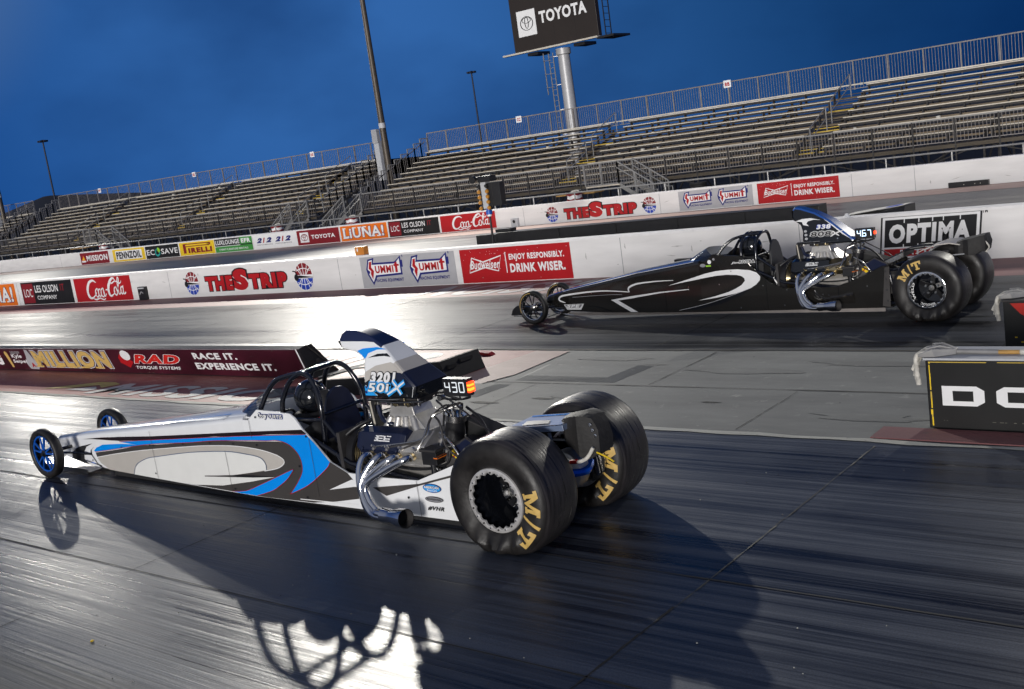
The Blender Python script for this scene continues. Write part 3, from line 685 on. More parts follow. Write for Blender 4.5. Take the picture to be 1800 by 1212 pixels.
b = MB(); b.box(-26.2, -25.86, FAR - .10, FAR - .001, 0, .32, 'box_grey'); b.tube([(-26.03, FAR - .10, .21), (-26.03, FAR - .115, .21)], .07, 'black_satin', 14)
tag(b.build('timing_box', bevel=.006), 'small grey box with a round dark lens on the far wall', 'box')
b = MB(); b.box(-19.80, -19.49, WALL + .08, WALL + .24, .83, 1.03, 'orange_box'); b.disc((-19.71, .955), .022, NW, -.078, 'decal_white', 14, .045)
tag(b.build('marker_box', bevel=.008), 'orange box with a white dot standing on top of the near wall', 'box')
b = MB(); b.tube([(-7.35, WALL + .1, .83), (-7.35, WALL + .1, .86)], .05, 'decal_white', 10); b.lathe([(.001, .90), (.03, .89), (.035, .86)], 'decal_white', 10, (-7.35, WALL + .1, 0), 'z')
tag(b.build('wall_sensor', smooth=40), 'little white sensor knob on the near wall top above the slanted board', 'sensor')

# ------------------------------------------------------------------ median: banner barrier, sensor covers, rails
def banner_barrier():
    t = thing('barrier', 'long low barrier with a maroon MILLION racing banner, between the two lanes', 'barrier', (0, 0, 0))
    x1 = -11.85; x0 = -70
    sec = [(9.72, .006), (9.50 + .06, .47), (9.66, .50), (9.80, .50), (10.22, .006)]
    b = MB(); b.loft([[(x, y, z) for y, z in sec] for x in (x0, x1)], 'black_satin')
    b.tube([(x1 + .002, 9.86, .24), (x1 + .012, 9.86, .24)], .035, 'steel_dark', 8)
    b.bar((x1 + .004, 9.70, .50), (x1 + .004, 10.21, .02), .02, .012, 'joint_pale'); b.build('barrier_body', t, bevel=.006)
    # sheet hung on the track-side face
    def f(u, v, w):
        k = v; y = 9.72 + (9.56 - 9.72) * k; return (u, y - .006 - w, .02 + .46 * k)
    b = MB(); b.plate([(x0, 0), (x1 - .04, 0), (x1 - .04, 1), (x0, 1)], f, 0, .004, 'vinyl_maroon'); b.rect(x1 - .075, 0.0, x1 - .045, .99, f, .006, 'decal_white'); b.rect(x0, .965, x1 - .08, .99, f, .006, 'decal_midgrey')
    b.text('RACE IT.', (-14.45, .60, -13.35, .84), f, .007, 'decal_white', .045); b.text('EXPERIENCE IT.', (-14.5, .22, -12.55, .47), f, .007, 'decal_white', .045)
    b.text('RAD', (-16.2, .40, -14.86, .76), f, .008, 'decal_brightred', .05, .3, outline=(('decal_white', .03),)); b.text('TORQUE SYSTEMS', (-16.22, .16, -14.95, .30), f, .007, 'decal_white', .03, .25)
    b.flat([(-16.62, .42), (-16.40, .22), (-16.22, .45), (-16.30, .56), (-16.52, .78), (-16.62, .62)], f, .007, 'decal_red'); b.disc((-16.37, .72), .14, f, .009, 'decal_white', 20, .20)
    b.text('MILLION', (-19.5, .18, -16.95, .88), f, .008, 'gold_letter', .06, outline=(('decal_white', .05), ('decal_navy', .025)))
    for u in (-19.42, -18.72, -18.25, -17.85, -17.35): b.rect(u - .14, .16, u + .14, .23, f, .018, 'gold_letter')
    b.text('Kyle', (-20.35, .50, -19.95, .72), f, .007, 'decal_white', .03, .2); b.text('Seipel', (-20.38, .28, -19.84, .48), f, .007, 'decal_white', .03, .2)
    b.text('RACING', (-20.3, .80, -19.95, .86), f, .007, 'decal_grey', .01); b.text('MEMORY', (-20.3, .73, -19.95, .79), f, .007, 'decal_grey', .01)
    b.flat([(-19.86, .06), (-19.55, .05), (-19.46, .2), (-19.55, .5), (-19.62, .9), (-19.72, .94), (-19.78, .62), (-19.9, .3)], f, .0065, 'decal_grey'); b.text('A', (-19.74, .14, -19.6, .34), f, .0095, 'decal_red', .05)
    b.flat([(-20.54, .12), (-20.46, .12), (-20.44, .78), (-20.50, .86), (-20.56, .78)], f, .007, 'gold_letter')
    b.text('BIG FLING', (-22.9, .22, -20.75, .80), f, .008, 'decal_white', .06, .12, outline=(('decal_red', .06), ('decal_black', .03)))
    rg = random.Random(3)
    for k in range(120):                                    # scuffs through the print
        u = rg.uniform(-26, -12); v = rg.choice((rg.uniform(.90, .965), rg.uniform(.01, .06), rg.uniform(0, 1))); s_ = rg.uniform(.006, .03); b.flat([(u, v), (u + s_, v + .012), (u + s_ * 1.6, v + .002), (u + s_, v - .014)], f, .0078, 'joint_pale')
    b.build('banner_sheet', t)
banner_barrier()
def cover(label, x0, x1, y0, y1, h0, h1, slots, cx, ra, rb):
    t = thing('sensor_cover', label, 'cover', (0, 0, 0), 0, 'black edged sensor covers on the red paint')
    b = MB()
    b.loft([[(x0 - .9, y0 + .05, 0.005), (x0 - .9, y1 - .05, 0.005), (x0 - .9, y1 - .05, .02), (x0 - .9, y0 + .05, .02)],
            [(x0, y0, .005), (x0, y1, .005), (x0, y1, h0), (x0, y0, h0)], [(x1, y0 + .12, .005), (x1, y1, .005), (x1 - .08, y1, h1), (x1 - .08, y0 + .12, h1)]], 'black_matt')
    b.build('skirt', t, bevel=.006)
    b = MB(); top = lambda u, v, w: (u, v, h0 + (h1 - h0) * (u - x0) / (x1 - .08 - x0) + .003 + w)
    b.flat([(x0, y0 + .03), (x1 - .12, y0 + .15), (x1 - .12, y1 - .03), (x0, y1 - .03)], top, 0, 'red_ground_paint')
    b.disc((cx, (y0 + y1) / 2 + .03), ra, top, .003, 'white_ground_paint', 40, rb); b.disc((cx, (y0 + y1) / 2 + .03), ra * .92, top, .005, 'decal_midgrey', 40, rb * .9); b.disc((cx, (y0 + y1) / 2 + .03), ra * .87, top, .007, 'white_ground_paint', 40, rb * .85)
    for k in range(6):
        a = R(15 + 60 * k); b.stroke([(cx, (y0 + y1) / 2 + .03), (cx + ra * .85 * math.cos(a), (y0 + y1) / 2 + .03 + rb * .83 * math.sin(a))], .018, top, .009, 'decal_midgrey')
    b.build('top_panel', t)
    for (x, y, dx, dy, z) in slots:
        b = MB(); b.box(x - dx, x + dx, y - dy, y + dy, z - .025, z + .025, 'joint_dark'); b.build('handle_slot', t)
cover('black skirted cover with a white circle on top, nearest the near lane', -10.75, -9.55, 8.95, 9.6, .2, .25, [(-10.02, 8.99, .08, .012, .13)], -10.33, .36, .21)
cover('black skirted cover with a white circle on top, nearest the far lane', -10.85, -9.33, 9.66, 10.55, .19, .26, [(-9.385, 10.25, .02, .12, .2), (-9.37, 9.95, .02, .08, .17)], -10.15, .42, .27)
b = MB(); b.loft([[(-10.02, 11.2, .006), (-10.02, 11.3, .006), (-10.02, 11.3, .06), (-10.02, 11.2, .06)], [(-9.76, 11.2, .006), (-9.76, 11.3, .006), (-9.82, 11.3, .045), (-9.82, 11.2, .045)]], 'decal_red')
tag(b.build('wheel_chock', bevel=.006), 'small red wedge lying on the asphalt beside the sensor cover', 'wedge')

# second track: black barrier, cover, starting light tree
b = MB(); b.box(-21.35, -11.0, 25.6, 26.1, .0, .43, 'black_satin'); b.box(-22.25, -21.36, 25.62, 26.08, 0, .40, 'black_satin'); b.box(-21.5, -20.9, 25.7, 26.0, .43, .53, 'black_satin')
for x in (-19, -17, -15, -13): b.box(x - .006, x + .006, 25.596, 25.6, .01, .42, 'joint_dark')
b.box(-21.35, -11.0, 25.58, 25.6, .40, .425, 'steel_dark')
tag(b.build('barrier', bevel=.012), 'plain dark grey barrier of the second track showing over the near wall', 'barrier')
b = MB(); b.loft([[(-10.05, 24.4, 0), (-10.05, 25.3, 0), (-10.05, 25.3, .2), (-10.05, 24.4, .2)], [(-9.1, 24.4, 0), (-9.1, 25.3, 0), (-9.1, 25.3, .25), (-9.1, 24.4, .24)], [(-8.55, 24.4, 0), (-8.55, 25.3, 0), (-8.55, 25.3, .33), (-8.55, 24.6, .33)]], 'black_satin')
f2 = lambda u, v, w: (u, 24.4 - w, v); b.text('LAS VEGAS', (-9.62, .15, -8.98, .22), f2, .005, 'decal_white', .03); b.disc((-9.78, .15), .1, f2, .005, 'decal_red', 16, .07)
b.flat([(-9.95, 24.45), (-8.6, 24.65), (-8.6, 25.25), (-9.95, 25.25)], lambda u, v, w: (u, v, .2 + .09 * max(0, u + 10.05) + w), .018, 'white_ground_paint'); b.disc((-8.9, 24.95), .2, lambda u, v, w: (u, v, .2 + .09 * (u + 10.05) + w), .022, 'decal_blue', 18, .2)
tag(b.build('sensor_cover'), 'black LAS VEGAS cover of the second track peeping over the near wall', 'cover', 'black edged sensor covers on the red paint')
def start_tree():
    t = thing('starting_tree', 'black starting light tree with side lamps standing in the second track', 'start lights', (-21.3, 25.3, 0))
    b = MB(); b.box(-.26, .22, -.2, .2, 0, .12, 'black_satin'); b.build('base', t, bevel=.01)
    b = MB(); b.tube([(0, 0, .12), (0, 0, .98)], .035, 'black_satin', 10); b.tube([(0, 0, .98), (0, 0, 1.04)], .07, 'decal_white', 12); b.build('pole', t, smooth=40)
    b = MB(); b.tube([(0, 0, 1.04), (0, 0, 1.16)], .10, 'tree_blue', 14); b.tube([(.0, 0, 1.16), (0, 0, 1.24)], .08, 'tree_blue', 14); b.build('collar', t, smooth=40)
    b = MB(); b.box(-.10, .10, -.12, .10, 1.22, 2.02, 'box_grey'); b.build('lamp_column', t, bevel=.012)
    b = MB(); b.box(.12, .62, -.10, .12, 1.28, 1.98, 'black_satin'); b.box(.30, .33, -.105, -.10, 1.3, 1.96, 'steel_dark'); b.build('back_board', t, bevel=.01)
    b = MB(); b.tube([(-.32, -.12, 2.14), (.36, -.10, 2.16)], .06, 'black_satin', 12); b.box(-.14, .34, -.16, .14, 2.03, 2.2, 'black_satin'); b.tube([(-.28, -.14, 2.15), (-.28, -.26, 2.13)], [.1, .12], 'black_satin', 14); b.build('top_light', t, smooth=35)
    for z, m in ((1.90, 'lens_dark'), (1.74, 'lens_amber'), (1.58, 'lens_amber'), (1.42, 'lens_amber'), (1.24, 'lens_amber')):
        for s_ in (-1, 1):
            b = MB(); b.lathe([(.0, -.05), (.05, -.045), (.068, 0), (.07, .09)], ['lens_amber' if m == 'lens_amber' else m, m, 'black_satin'], 14, (s_ * .16 - .02, -.13, z), 'y'); b.bar((s_ * .08 - .02, -.04, z), (s_ * .16 - .02, -.06, z), .04, .04, 'black_satin'); b.build('lamp', t, smooth=40)
start_tree()

# ------------------------------------------------------------------ burnout box barriers with squeegees on top
def mop(t_name, label, loc, L, yh):
    t = thing(t_name, label, 'squeegee', loc, 0, 'mops lying on the black boxes')
    b = MB(); b.tube([(.55, 0, 0), (L, .03, .0)], .017, 'wood', 10); b.build('handle', t, smooth=40)
    b = MB(); b.tube([(.22, 0, .005), (.56, 0, 0)], .02, 'galv', 10); b.tube([(.72, .0, 0), (.80, .0, 0)], .022, 'cloth_white', 10); b.tube([(.85, .0, 0), (.97, .0, 0)], .022, 'cloth_white', 10); b.build('sleeve', t, smooth=40)
    b = MB(); b.loft([[(-.03, -.15, -.014), (-.03, .15, -.014), (-.03, .15, .012), (-.03, -.15, .012)], [(.1, -.14, -.014), (.1, .14, -.014), (.08, .14, .05), (.08, -.14, .05)], [(.24, -.03, -.014), (.24, .03, -.014), (.24, .03, .03), (.24, -.03, .03)]], 'galv')
    b.tube([(.02, -.1, .045), (.12, -.05, .06), (.24, 0, .02)], .008, 'galv', 6); b.tube([(.02, .1, .045), (.12, .05, .06), (.24, 0, .02)], .008, 'galv', 6); b.build('clamp', t, bevel=.004)
    for k, (y, dx, ln) in enumerate(((-.12, .03, .25), (-.06, .0, .22), (.02, -.04, .21), (.09, -.08, .18))):
        b = MB(); b.tube([(.02, y, .02), (-.045, y, .0), (-.07 + dx * .4, y - .005, -.08), (-.075 + dx, y - .01, -ln)], [.012, .017, .020, .022], 'cloth_white', 8, 4); b.build('cloth_strip', t, smooth=50)
t = thing('burnout_box', 'black banner covered box with wide white letters, at the right edge beside the near lane', 'barrier box', (0, 0, 0))
b = MB(); b.box(-2.98, 3.2, 8.76, 9.16, .006, .585, 'vinyl_black'); b.build('box_body', t, bevel=.012)
b = MB(); b.box(-2.99, 3.2, 8.74, 9.18, .587, .605, 'box_grey'); b.build('top_plate', t, bevel=.004)
b = MB(); fb = lambda u, v, w: (u, 8.76 - w, v)
def wide_D(u, v, W, H, m):
    k = .11 * H / .16
    b.flat([(u, v), (u + W - .06, v), (u + W, v + .035), (u + W, v + H - .035), (u + W - .06, v + H), (u, v + H)], fb, .003, m); b.rect(u + .085, v + .04, u + W - .085, v + H - .04, fb, .006, 'vinyl_black')
wide_D(-2.86, .205, .33, .165, 'decal_white')
def wide_O(u, v, W, H, m):
    b.flat([(u, v + .035), (u + .06, v), (u + W - .06, v), (u + W, v + .035), (u + W, v + H - .035), (u + W - .06, v + H), (u + .06, v + H), (u, v + H - .035)], fb, .003, m); b.rect(u + .085, v + .04, u + W - .085, v + H - .04, fb, .006, 'vinyl_black')
wide_O(-2.44, .205, .36, .165, 'decal_white'); wide_D(-1.98, .205, .33, .165, 'decal_white'); wide_O(-1.55, .205, .36, .165, 'decal_white'); b.rect(-1.28, .290, -1.185, .332, fb, .007, 'vinyl_black'); b.rect(-1.37, .262, -1.19, .292, fb, .009, 'decal_white')
b.rect(-1.08, .205, -1.0, .37, fb, .003, 'decal_white')
for q in (.205, .2675, .33): b.rect(-1.0, q, -.76, q + .04, fb, .003, 'decal_white')
rg = random.Random(6); z_ = .03
while z_ < .56:
    l_ = rg.uniform(.02, .09); b.rect(-2.955 + rg.uniform(-.004, .004), z_, -2.941 + rg.uniform(-.004, .002), min(.565, z_ + l_), fb, .003, rg.choice(('decal_yellow', 'decal_yellow', 'step_yellow'))); z_ += l_ + rg.choice((0, 0, .012))
b.rect(-2.955, .565, -2.5, .572, fb, .003, 'step_yellow'); b.rect(-2.42, .566, -2.1, .572, fb, .003, 'step_yellow')
rg = random.Random(2)
for k in range(14): u = rg.uniform(-2.9, -1.8); b.rect(u, .075, u + rg.uniform(.008, .03), .08, fb, .003, 'joint_pale')
b.build('front_lettering', t)
tag(MB().box(-3.35, 3.2, 8.40, 8.72, .005, .014, 'strip_red_far').build('painted_kerb'), 'dark red painted strip along the foot of the lettered black box', 'kerb')
mop('squeegee', 'mop with a wooden pole lying along the lettered black box', (-3.0, 8.9, .623), 3.2, 0)
t = thing('burnout_box', 'black box with a red and yellow flame front, beside the far lane', 'barrier box', (0, 0, 0))
b = MB(); b.box(-3.14, 3.2, 11.7, 12.1, .006, .50, 'vinyl_black'); b.build('box_body', t, bevel=.012)
b = MB(); b.box(-3.15, 3.2, 11.68, 12.12, .502, .52, 'steel_dark'); b.build('top_plate', t, bevel=.004)
b = MB(); fr = lambda u, v, w: (u, 11.7 - w, v)
b.flat([(-3.07, .485), (-2.98, .38), (-2.85, .29), (-2.72, .2), (-2.6, .05), (-1.2, .05), (-1.2, .485)], fr, .003, 'flame_red'); b.flat([(-2.74, .26), (-2.66, .31), (-2.55, .33), (-2.2, .30), (-2.2, .2), (-2.66, .21)], fr, .006, 'decal_yellow'); b.flat([(-2.70, .1), (-2.6, .22), (-2.45, .22), (-2.45, .1)], fr, .009, 'decal_white')
b.stroke([(-2.76, .265), (-2.66, .325), (-2.5, .34)], .014, fr, .009, 'decal_white')
for u, v in ((-2.98, .07), (-2.9, .05), (-2.82, .09), (-3.04, .12)): b.rect(u, v, u + .025, v + .012, fr, .003, 'decal_yellow')
b.build('flame_graphic', t)
mop('squeegee', 'mop hanging over the end of the red flame painted box', (-3.16, 11.9, .538), 3.0, 0)
b = MB(); b.lathe([(.0, .0), (.011, .002), (.013, .006), (.008, .010), (0, .011)], 'decal_yellow', 9, (-6.55, 3.2, .001), 'z'); tag(b.build('litter'), 'tiny yellow scrap lying on the near lane, lower left', 'litter')

# crumbs of rubber and grit thrown off the racing line
b = MB(); rg = random.Random(21)
for k in range(420):
    x = rg.uniform(-14, -1.2); y = rg.choice((rg.uniform(2.4, 4.2), rg.uniform(4, 8.2), rg.uniform(8.4, 11.4), rg.uniform(11.7, 16))); r_ = rg.uniform(.002, .006); m_ = rg.choice(('joint_dark', 'joint_dark', 'joint_pale', 'curb_white'))
    b.add([(x + r_, y, .004), (x, y + r_, .004), (x - r_ * 1.4, y, .004), (x, y - r_, .004), (x, y, .006 + r_ * .8)], [(0, 1, 4), (1, 2, 4), (2, 3, 4), (3, 0, 4)], m_)
o = b.build('grit'); o['kind'] = 'stuff'; o['label'] = 'crumbs of rubber and grit scattered over the lanes'

# ------------------------------------------------------------------ grandstands
Y0, ROWS, DEP, RISE, DECK = 36.4, 10, .52, .222, 1.06
def lmb(loc):
    b = MB(); b.T = Matrix.Translation(-Vector(loc)); return b
def picket_run(b, p, q, z0a, z1a, z0b, z1b, post=1.35, gap=.115, m='galv', base=None, pm='galv', top='galv'):
    """railing from p to q (x,y); z0/z1: foot and top heights at either end; base: posts reach down to this height"""
    p = Vector((p[0], p[1], 0)); q = Vector((q[0], q[1], 0)); L_ = (q - p).length; n = max(1, round(L_ / post))
    P = lambda t, z: (p.x + (q.x - p.x) * t, p.y + (q.y - p.y) * t, z)
    zz = lambda t, a, c: a + (c - a) * t
    for i in range(n + 1):
        t = i / n; b.bar(P(t, zz(t, z0a, z0b) if base is None else base), P(t, zz(t, z1a, z1b)), .05, .05, pm)
    b.bar(P(0, z1a), P(1, z1b), .045, .045, top); b.bar(P(0, z0a + .04), P(1, z0b + .04), .03, .03, m)
    k = int(L_ / gap)
    for i in range(1, k):
        t = i / k; b.bar(P(t, zz(t, z0a, z0b) + .04), P(t, zz(t, z1a, z1b) - .02), .014, .014, m)
def stand(label, x0, x1, aisles, sides=(True, True), gap=.115):
    loc = (x0, Y0, 0); t = thing('grandstand', label, 'grandstand', loc, 0, 'aluminium grandstands along the far side')
    cuts = [x0] + [v for a in aisles for v in (a - .55, a + .55)] + [x1]
    secs = [(cuts[i], cuts[i + 1]) for i in range(0, len(cuts), 2)]
    rg = random.Random(int(abs(x0)))
    for i in range(ROWS):
        y = Y0 + .62 + DEP * i; z = DECK + RISE * i
        for a, c in secs:
            b = lmb(loc); b.box(a, c, y + .20, y + .44, z + .365, z + .40, 'bench_alu'); b.box(a, c, y + .30, y + .34, z + .29, z + .36, 'steel_dark')
            n = max(1, int((c - a) / 1.35))
            for k in range(n + 1):
                x = a + .05 + (c - a - .1) * k / n; b.box(x - .02, x + .02, y + .24, y + .40, z - .02, z + .362, 'steel_dark')
            b.build('bench_seat', t)
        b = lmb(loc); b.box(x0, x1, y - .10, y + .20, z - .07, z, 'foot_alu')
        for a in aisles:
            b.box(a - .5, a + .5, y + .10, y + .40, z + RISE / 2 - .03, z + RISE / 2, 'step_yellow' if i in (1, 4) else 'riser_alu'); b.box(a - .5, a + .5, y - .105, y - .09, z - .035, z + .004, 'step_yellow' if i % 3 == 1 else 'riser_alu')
        b.build('footboard', t)
    zt = DECK + RISE * (ROWS - 1); yt = Y0 + .62 + DEP * ROWS
    b = lmb(loc); picket_run(b, (x0, yt), (x1, yt), zt + .25, zt + 1.36, zt + .25, zt + 1.36, gap=gap, m='steel', pm='steel', top='steel'); b.box(x0, x1, yt - .05, yt - .02, zt + .42, zt + .47, 'bench_alu'); b.build('back_railing', t)
    b = lmb(loc); picket_run(b, (x0, Y0), (x1, Y0), DECK + .05, DECK + .83, DECK + .05, DECK + .83, gap=gap, base=.0, pm='steel_dark', m='steel'); b.build('front_railing', t)
    b = lmb(loc)
    for k in range(int((x1 - x0) * .35)):
        i = rg.randrange(2, ROWS); x = rg.uniform(x0 + .3, x1 - .3); y = Y0 + .62 + DEP * i + .3; z = DECK + RISE * i + .40; q = rg.uniform(.03, .07); b.box(x - q, x + q, y - .05, y + .05, z, z + rg.uniform(.02, .09), 'cloth_white')
    b.build('litter', t)
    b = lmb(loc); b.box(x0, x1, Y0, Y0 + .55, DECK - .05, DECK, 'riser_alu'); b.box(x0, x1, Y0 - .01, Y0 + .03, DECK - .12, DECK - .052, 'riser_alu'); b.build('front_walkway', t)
    b = lmb(loc); n = int((x1 - x0) / 2.7)
    for k in range(n + 1):
        x = x0 + (x1 - x0) * k / n
        for j, dy in enumerate((.5, 2.2, 4.0, 5.7)):
            b.bar((x, Y0 + dy, 0), (x, Y0 + dy, DECK + RISE * max(0, (dy - .62) / DEP) - .06), .07, .07, 'steel_dark')
        b.bar((x, Y0 + .1, DECK - .08), (x, yt, zt - .05), .06, .10, 'steel_dark')
        b.bar((x, Y0 + .5, .05), (x, Y0 + 2.2, DECK + .3), .045, .045, 'steel_dark'); b.bar((x, Y0 + 4, .05), (x, Y0 + 2.2, DECK + .4), .045, .045, 'steel_dark')
        if k < n:
            x2 = x + (x1 - x0) / n; s_ = 1 if k % 2 else -1
            a, c = (x, x2) if s_ > 0 else (x2, x)
            b.bar((a, Y0 + .6, .1), (c, Y0 + .6, DECK - .1), .04, .04, 'steel_dark'); b.bar((a, Y0 + 2.25, .1), (c, Y0 + 2.25, DECK + .4), .04, .04, 'steel_dark'); b.bar((a, Y0 + 4.05, .1), (c, Y0 + 4.05, DECK + 1.1), .04, .04, 'steel_dark')
    b.build('support_frame', t)
    for x, on in ((x0, sides[0]), (x1, sides[1])):
        if not on: continue
        b = lmb(loc)
        for i in range(ROWS):
            y = Y0 + .55 + DEP * i; z = DECK + RISE * i
            picket_run(b, (x, y), (x, y + DEP), z, z + 1.12, z, z + 1.12, post=DEP, gap=.115, m='steel', pm='galv')
        s_ = .06 if x == x1 else -.06
        b.tube([(x + s_, Y0 + .3, DECK + .75), (x + s_, yt - .2, zt + .95)], .025, 'galv', 6); b.build('side_railing', t)
    for a in aisles:
        b = lmb(loc)
        for i0, i1 in ((1, 4), (5, 9)):
            ya, za = Y0 + .62 + DEP * i0, DECK + RISE * i0; yb, zb = Y0 + .62 + DEP * i1, DECK + RISE * i1
            b.tube([(a, ya, za), (a, ya, za + .85), (a, yb, zb + .85), (a, yb, zb)], .022, 'galv', 6); b.tube([(a, ya, za + .45), (a, yb, zb + .45)], .018, 'galv', 6)
        b.build('aisle_handrail', t)
    return t, loc
def stair(t, loc, xt, xb, y0=35.15, y1=36.25, land=None):
    """flight running along the front of a stand: top at xt, foot at xb"""
    b = lmb(loc); n = 5
    for i in range(n):
        x = xt + (xb - xt) * (i + .5) / n; z = DECK - (DECK) * (i + .6) / n; w = abs(xb - xt) / n * .55
        b.box(x - w, x + w, y0 + .06, y1 - .06, z - .03, z, 'bench_alu')
    for y in (y0 + .04, y1 - .04): b.bar((xt, y, DECK - .06), (xb, y, .02), .03, .15, 'galv')
    if land is not None:
        b.box(min(xt, land), max(xt, land), y0, y1, DECK - .05, DECK, 'bench_alu')
        for x in (xt, land): b.bar((x, y0 + .05, 0), (x, y0 + .05, DECK - .05), .05, .05, 'galv')
    o = b.build('stair', t)
    for y in (y0, y1):
        b = lmb(loc); picket_run(b, (xt, y), (xb, y), DECK, DECK + .86, .08, .94, post=.9, gap=.115)
        b.tube([(xt, y - .04, DECK + .62), (xb, y - .04, .70), (xb + (xb - xt) * .12, y - .04, .70), (xb + (xb - xt) * .12, y - .04, .42), (xb, y - .04, .42)], .022, 'galv', 6)
        if land is not None and y == y0: picket_run(b, (land, y), (xt, y), DECK, DECK + .86, DECK, DECK + .86, post=.9)
        b.build('handrail', o)
tR, lR = stand('long aluminium grandstand with open rows of benches, right of the tall light pole', -39.0, -1.5, (-27.0, -16.2), (True, False))
stair(tR, lR, -22.95, -21.45, land=-24.5); stair(tR, lR, -38.4, -40.1)
tL, lL = stand('aluminium grandstand left of the tall light pole, its benches reaching to the hills', -76.6, -41.9, (-66.6, -55.0, -44.4), (True, True), gap=.16)
stair(tL, lL, -42.3, -43.9); stair(tL, lL, -60.4, -58.9, land=-61.8)
tF, lF = stand('farthest grandstand, mostly cut off by the left edge of the picture', -118, -80.4, (-96,), (False, True), gap=.2)

b = MB(); b.tube([(-90, 33.2, 1.0), (0, 33.2, 1.0)], .028, 'galv', 8)
for k in range(47): x = -90 + 1.95 * k; b.tube([(x, 33.2, -.05), (x, 33.2, 1.0)], .026, 'galv', 8)
tag(b.build('pipe_railing', smooth=40), 'galvanised pipe railing running behind the far wall below the grandstands', 'railing')

def row_sign(s, x, lab):
    zt = DECK + RISE * (ROWS - 1); y = Y0 + .62 + DEP * ROWS - .06; b = MB(); f = lambda u, v, w: (x + u, y - w, zt + 1.28 + v)
    b.plate([(-.17, -.15), (.17, -.15), (.17, .15), (-.17, .15)], f, 0, .012, 'decal_white'); b.text(s, (-.11, -.09, .11, .07), f, .016, 'decal_red', .05)
    tag(b.build('section_sign'), lab, 'sign', 'section signs on the stand railings')
row_sign('BB', -21.6, 'small white BB sign high on the right grandstand\'s back railing'); row_sign('CC', -32.8, 'small white CC sign on the back railing left of the billboard column')
row_sign('DD', -48.0, 'small white sign on the left grandstand\'s railing nearest the tall light pole'); row_sign('EE', -59.5, 'small white sign, the middle one of the left grandstand\'s three'); row_sign('FF', -70.8, 'small white sign on the railing nearest the hills, leftmost of all')

def barrel(x, lab):
    t = thing('barrel', lab, 'barrel', (x, 33.75, 0), 0, 'chevron barrels by the stand stairs')
    b = MB(); b.lathe([(.28, 0), (.30, .03), (.29, .3), (.31, .33), (.29, .36), (.29, .6), (.31, .63), (.29, .66), (.28, .92), (.25, .93), (.0, .93)], 'decal_white', 20, ax='z'); b.build('drum', t, smooth=40)
    b = MB()
    for z in (.12, .38, .64, .86):
        vs = []; 
        for i in range(33):
            a = 2 * math.pi * i / 32; zz = z + .05 * abs(((i / 32 * 6) % 1) * 2 - 1); vs += [(.313 * math.cos(a), .313 * math.sin(a), zz), (.313 * math.cos(a), .313 * math.sin(a), zz + .09)]
        b.add(vs, [(2 * i, 2 * i + 2, 2 * i + 3, 2 * i + 1) for i in range(32)], 'decal_darkred')
    b.build('chevron_wrap', t)
    b = MB(); b.tube([(-.2, 0, .93), (-.1, 0, 1.02), (.15, .05, 1.04), (.22, 0, .94)], .03, 'cloth_white', 8, 4); b.build('bag_rim', t)
barrel(-24.1, 'chevron barrel behind the far wall near its THE STRIP lettering'); barrel(-36.5, 'chevron barrel peeping above the orange banner of the far wall'); barrel(-41.8, 'chevron barrel above the white 212 banner'); barrel(-57.4, 'chevron barrel above the maroon banner at the left end')
t = thing('trash_bin', 'black round bin below the right grandstand, above the grey banner of the far wall', 'bin', (-19.6, 35.2, 0))
b = MB(); b.lathe([(.26, 0), (.30, .7), (.32, .72), (.32, .78), (.0, .78)], 'black_matt', 18, ax='z'); b.build('bin_body', t, smooth=40)
t = thing('folding_table', 'small pale topped table by the stairs of the right grandstand', 'table', (-24.3, 34.4, 0))
b = MB(); b.box(-.9, .9, -.35, .35, .86, .91, 'wood'); b.build('tabletop', t, bevel=.01)
for sx in (-.8, .8):
    for sy in (-.28, .28): b = MB(); b.bar((sx, sy, 0), (sx, sy, .86), .04, .04, 'steel_dark'); b.build('leg', t)
t = thing('folding_table', 'small pale topped table by the stairs of the left grandstand', 'table', (-60.8, 34.4, 0))
b = MB(); b.box(-.9, .9, -.35, .35, .86, .91, 'wood'); b.build('tabletop', t, bevel=.01)
for sx in (-.8, .8):
    for sy in (-.28, .28): b = MB(); b.bar((sx, sy, 0), (sx, sy, .86), .04, .04, 'steel_dark'); b.build('leg', t)

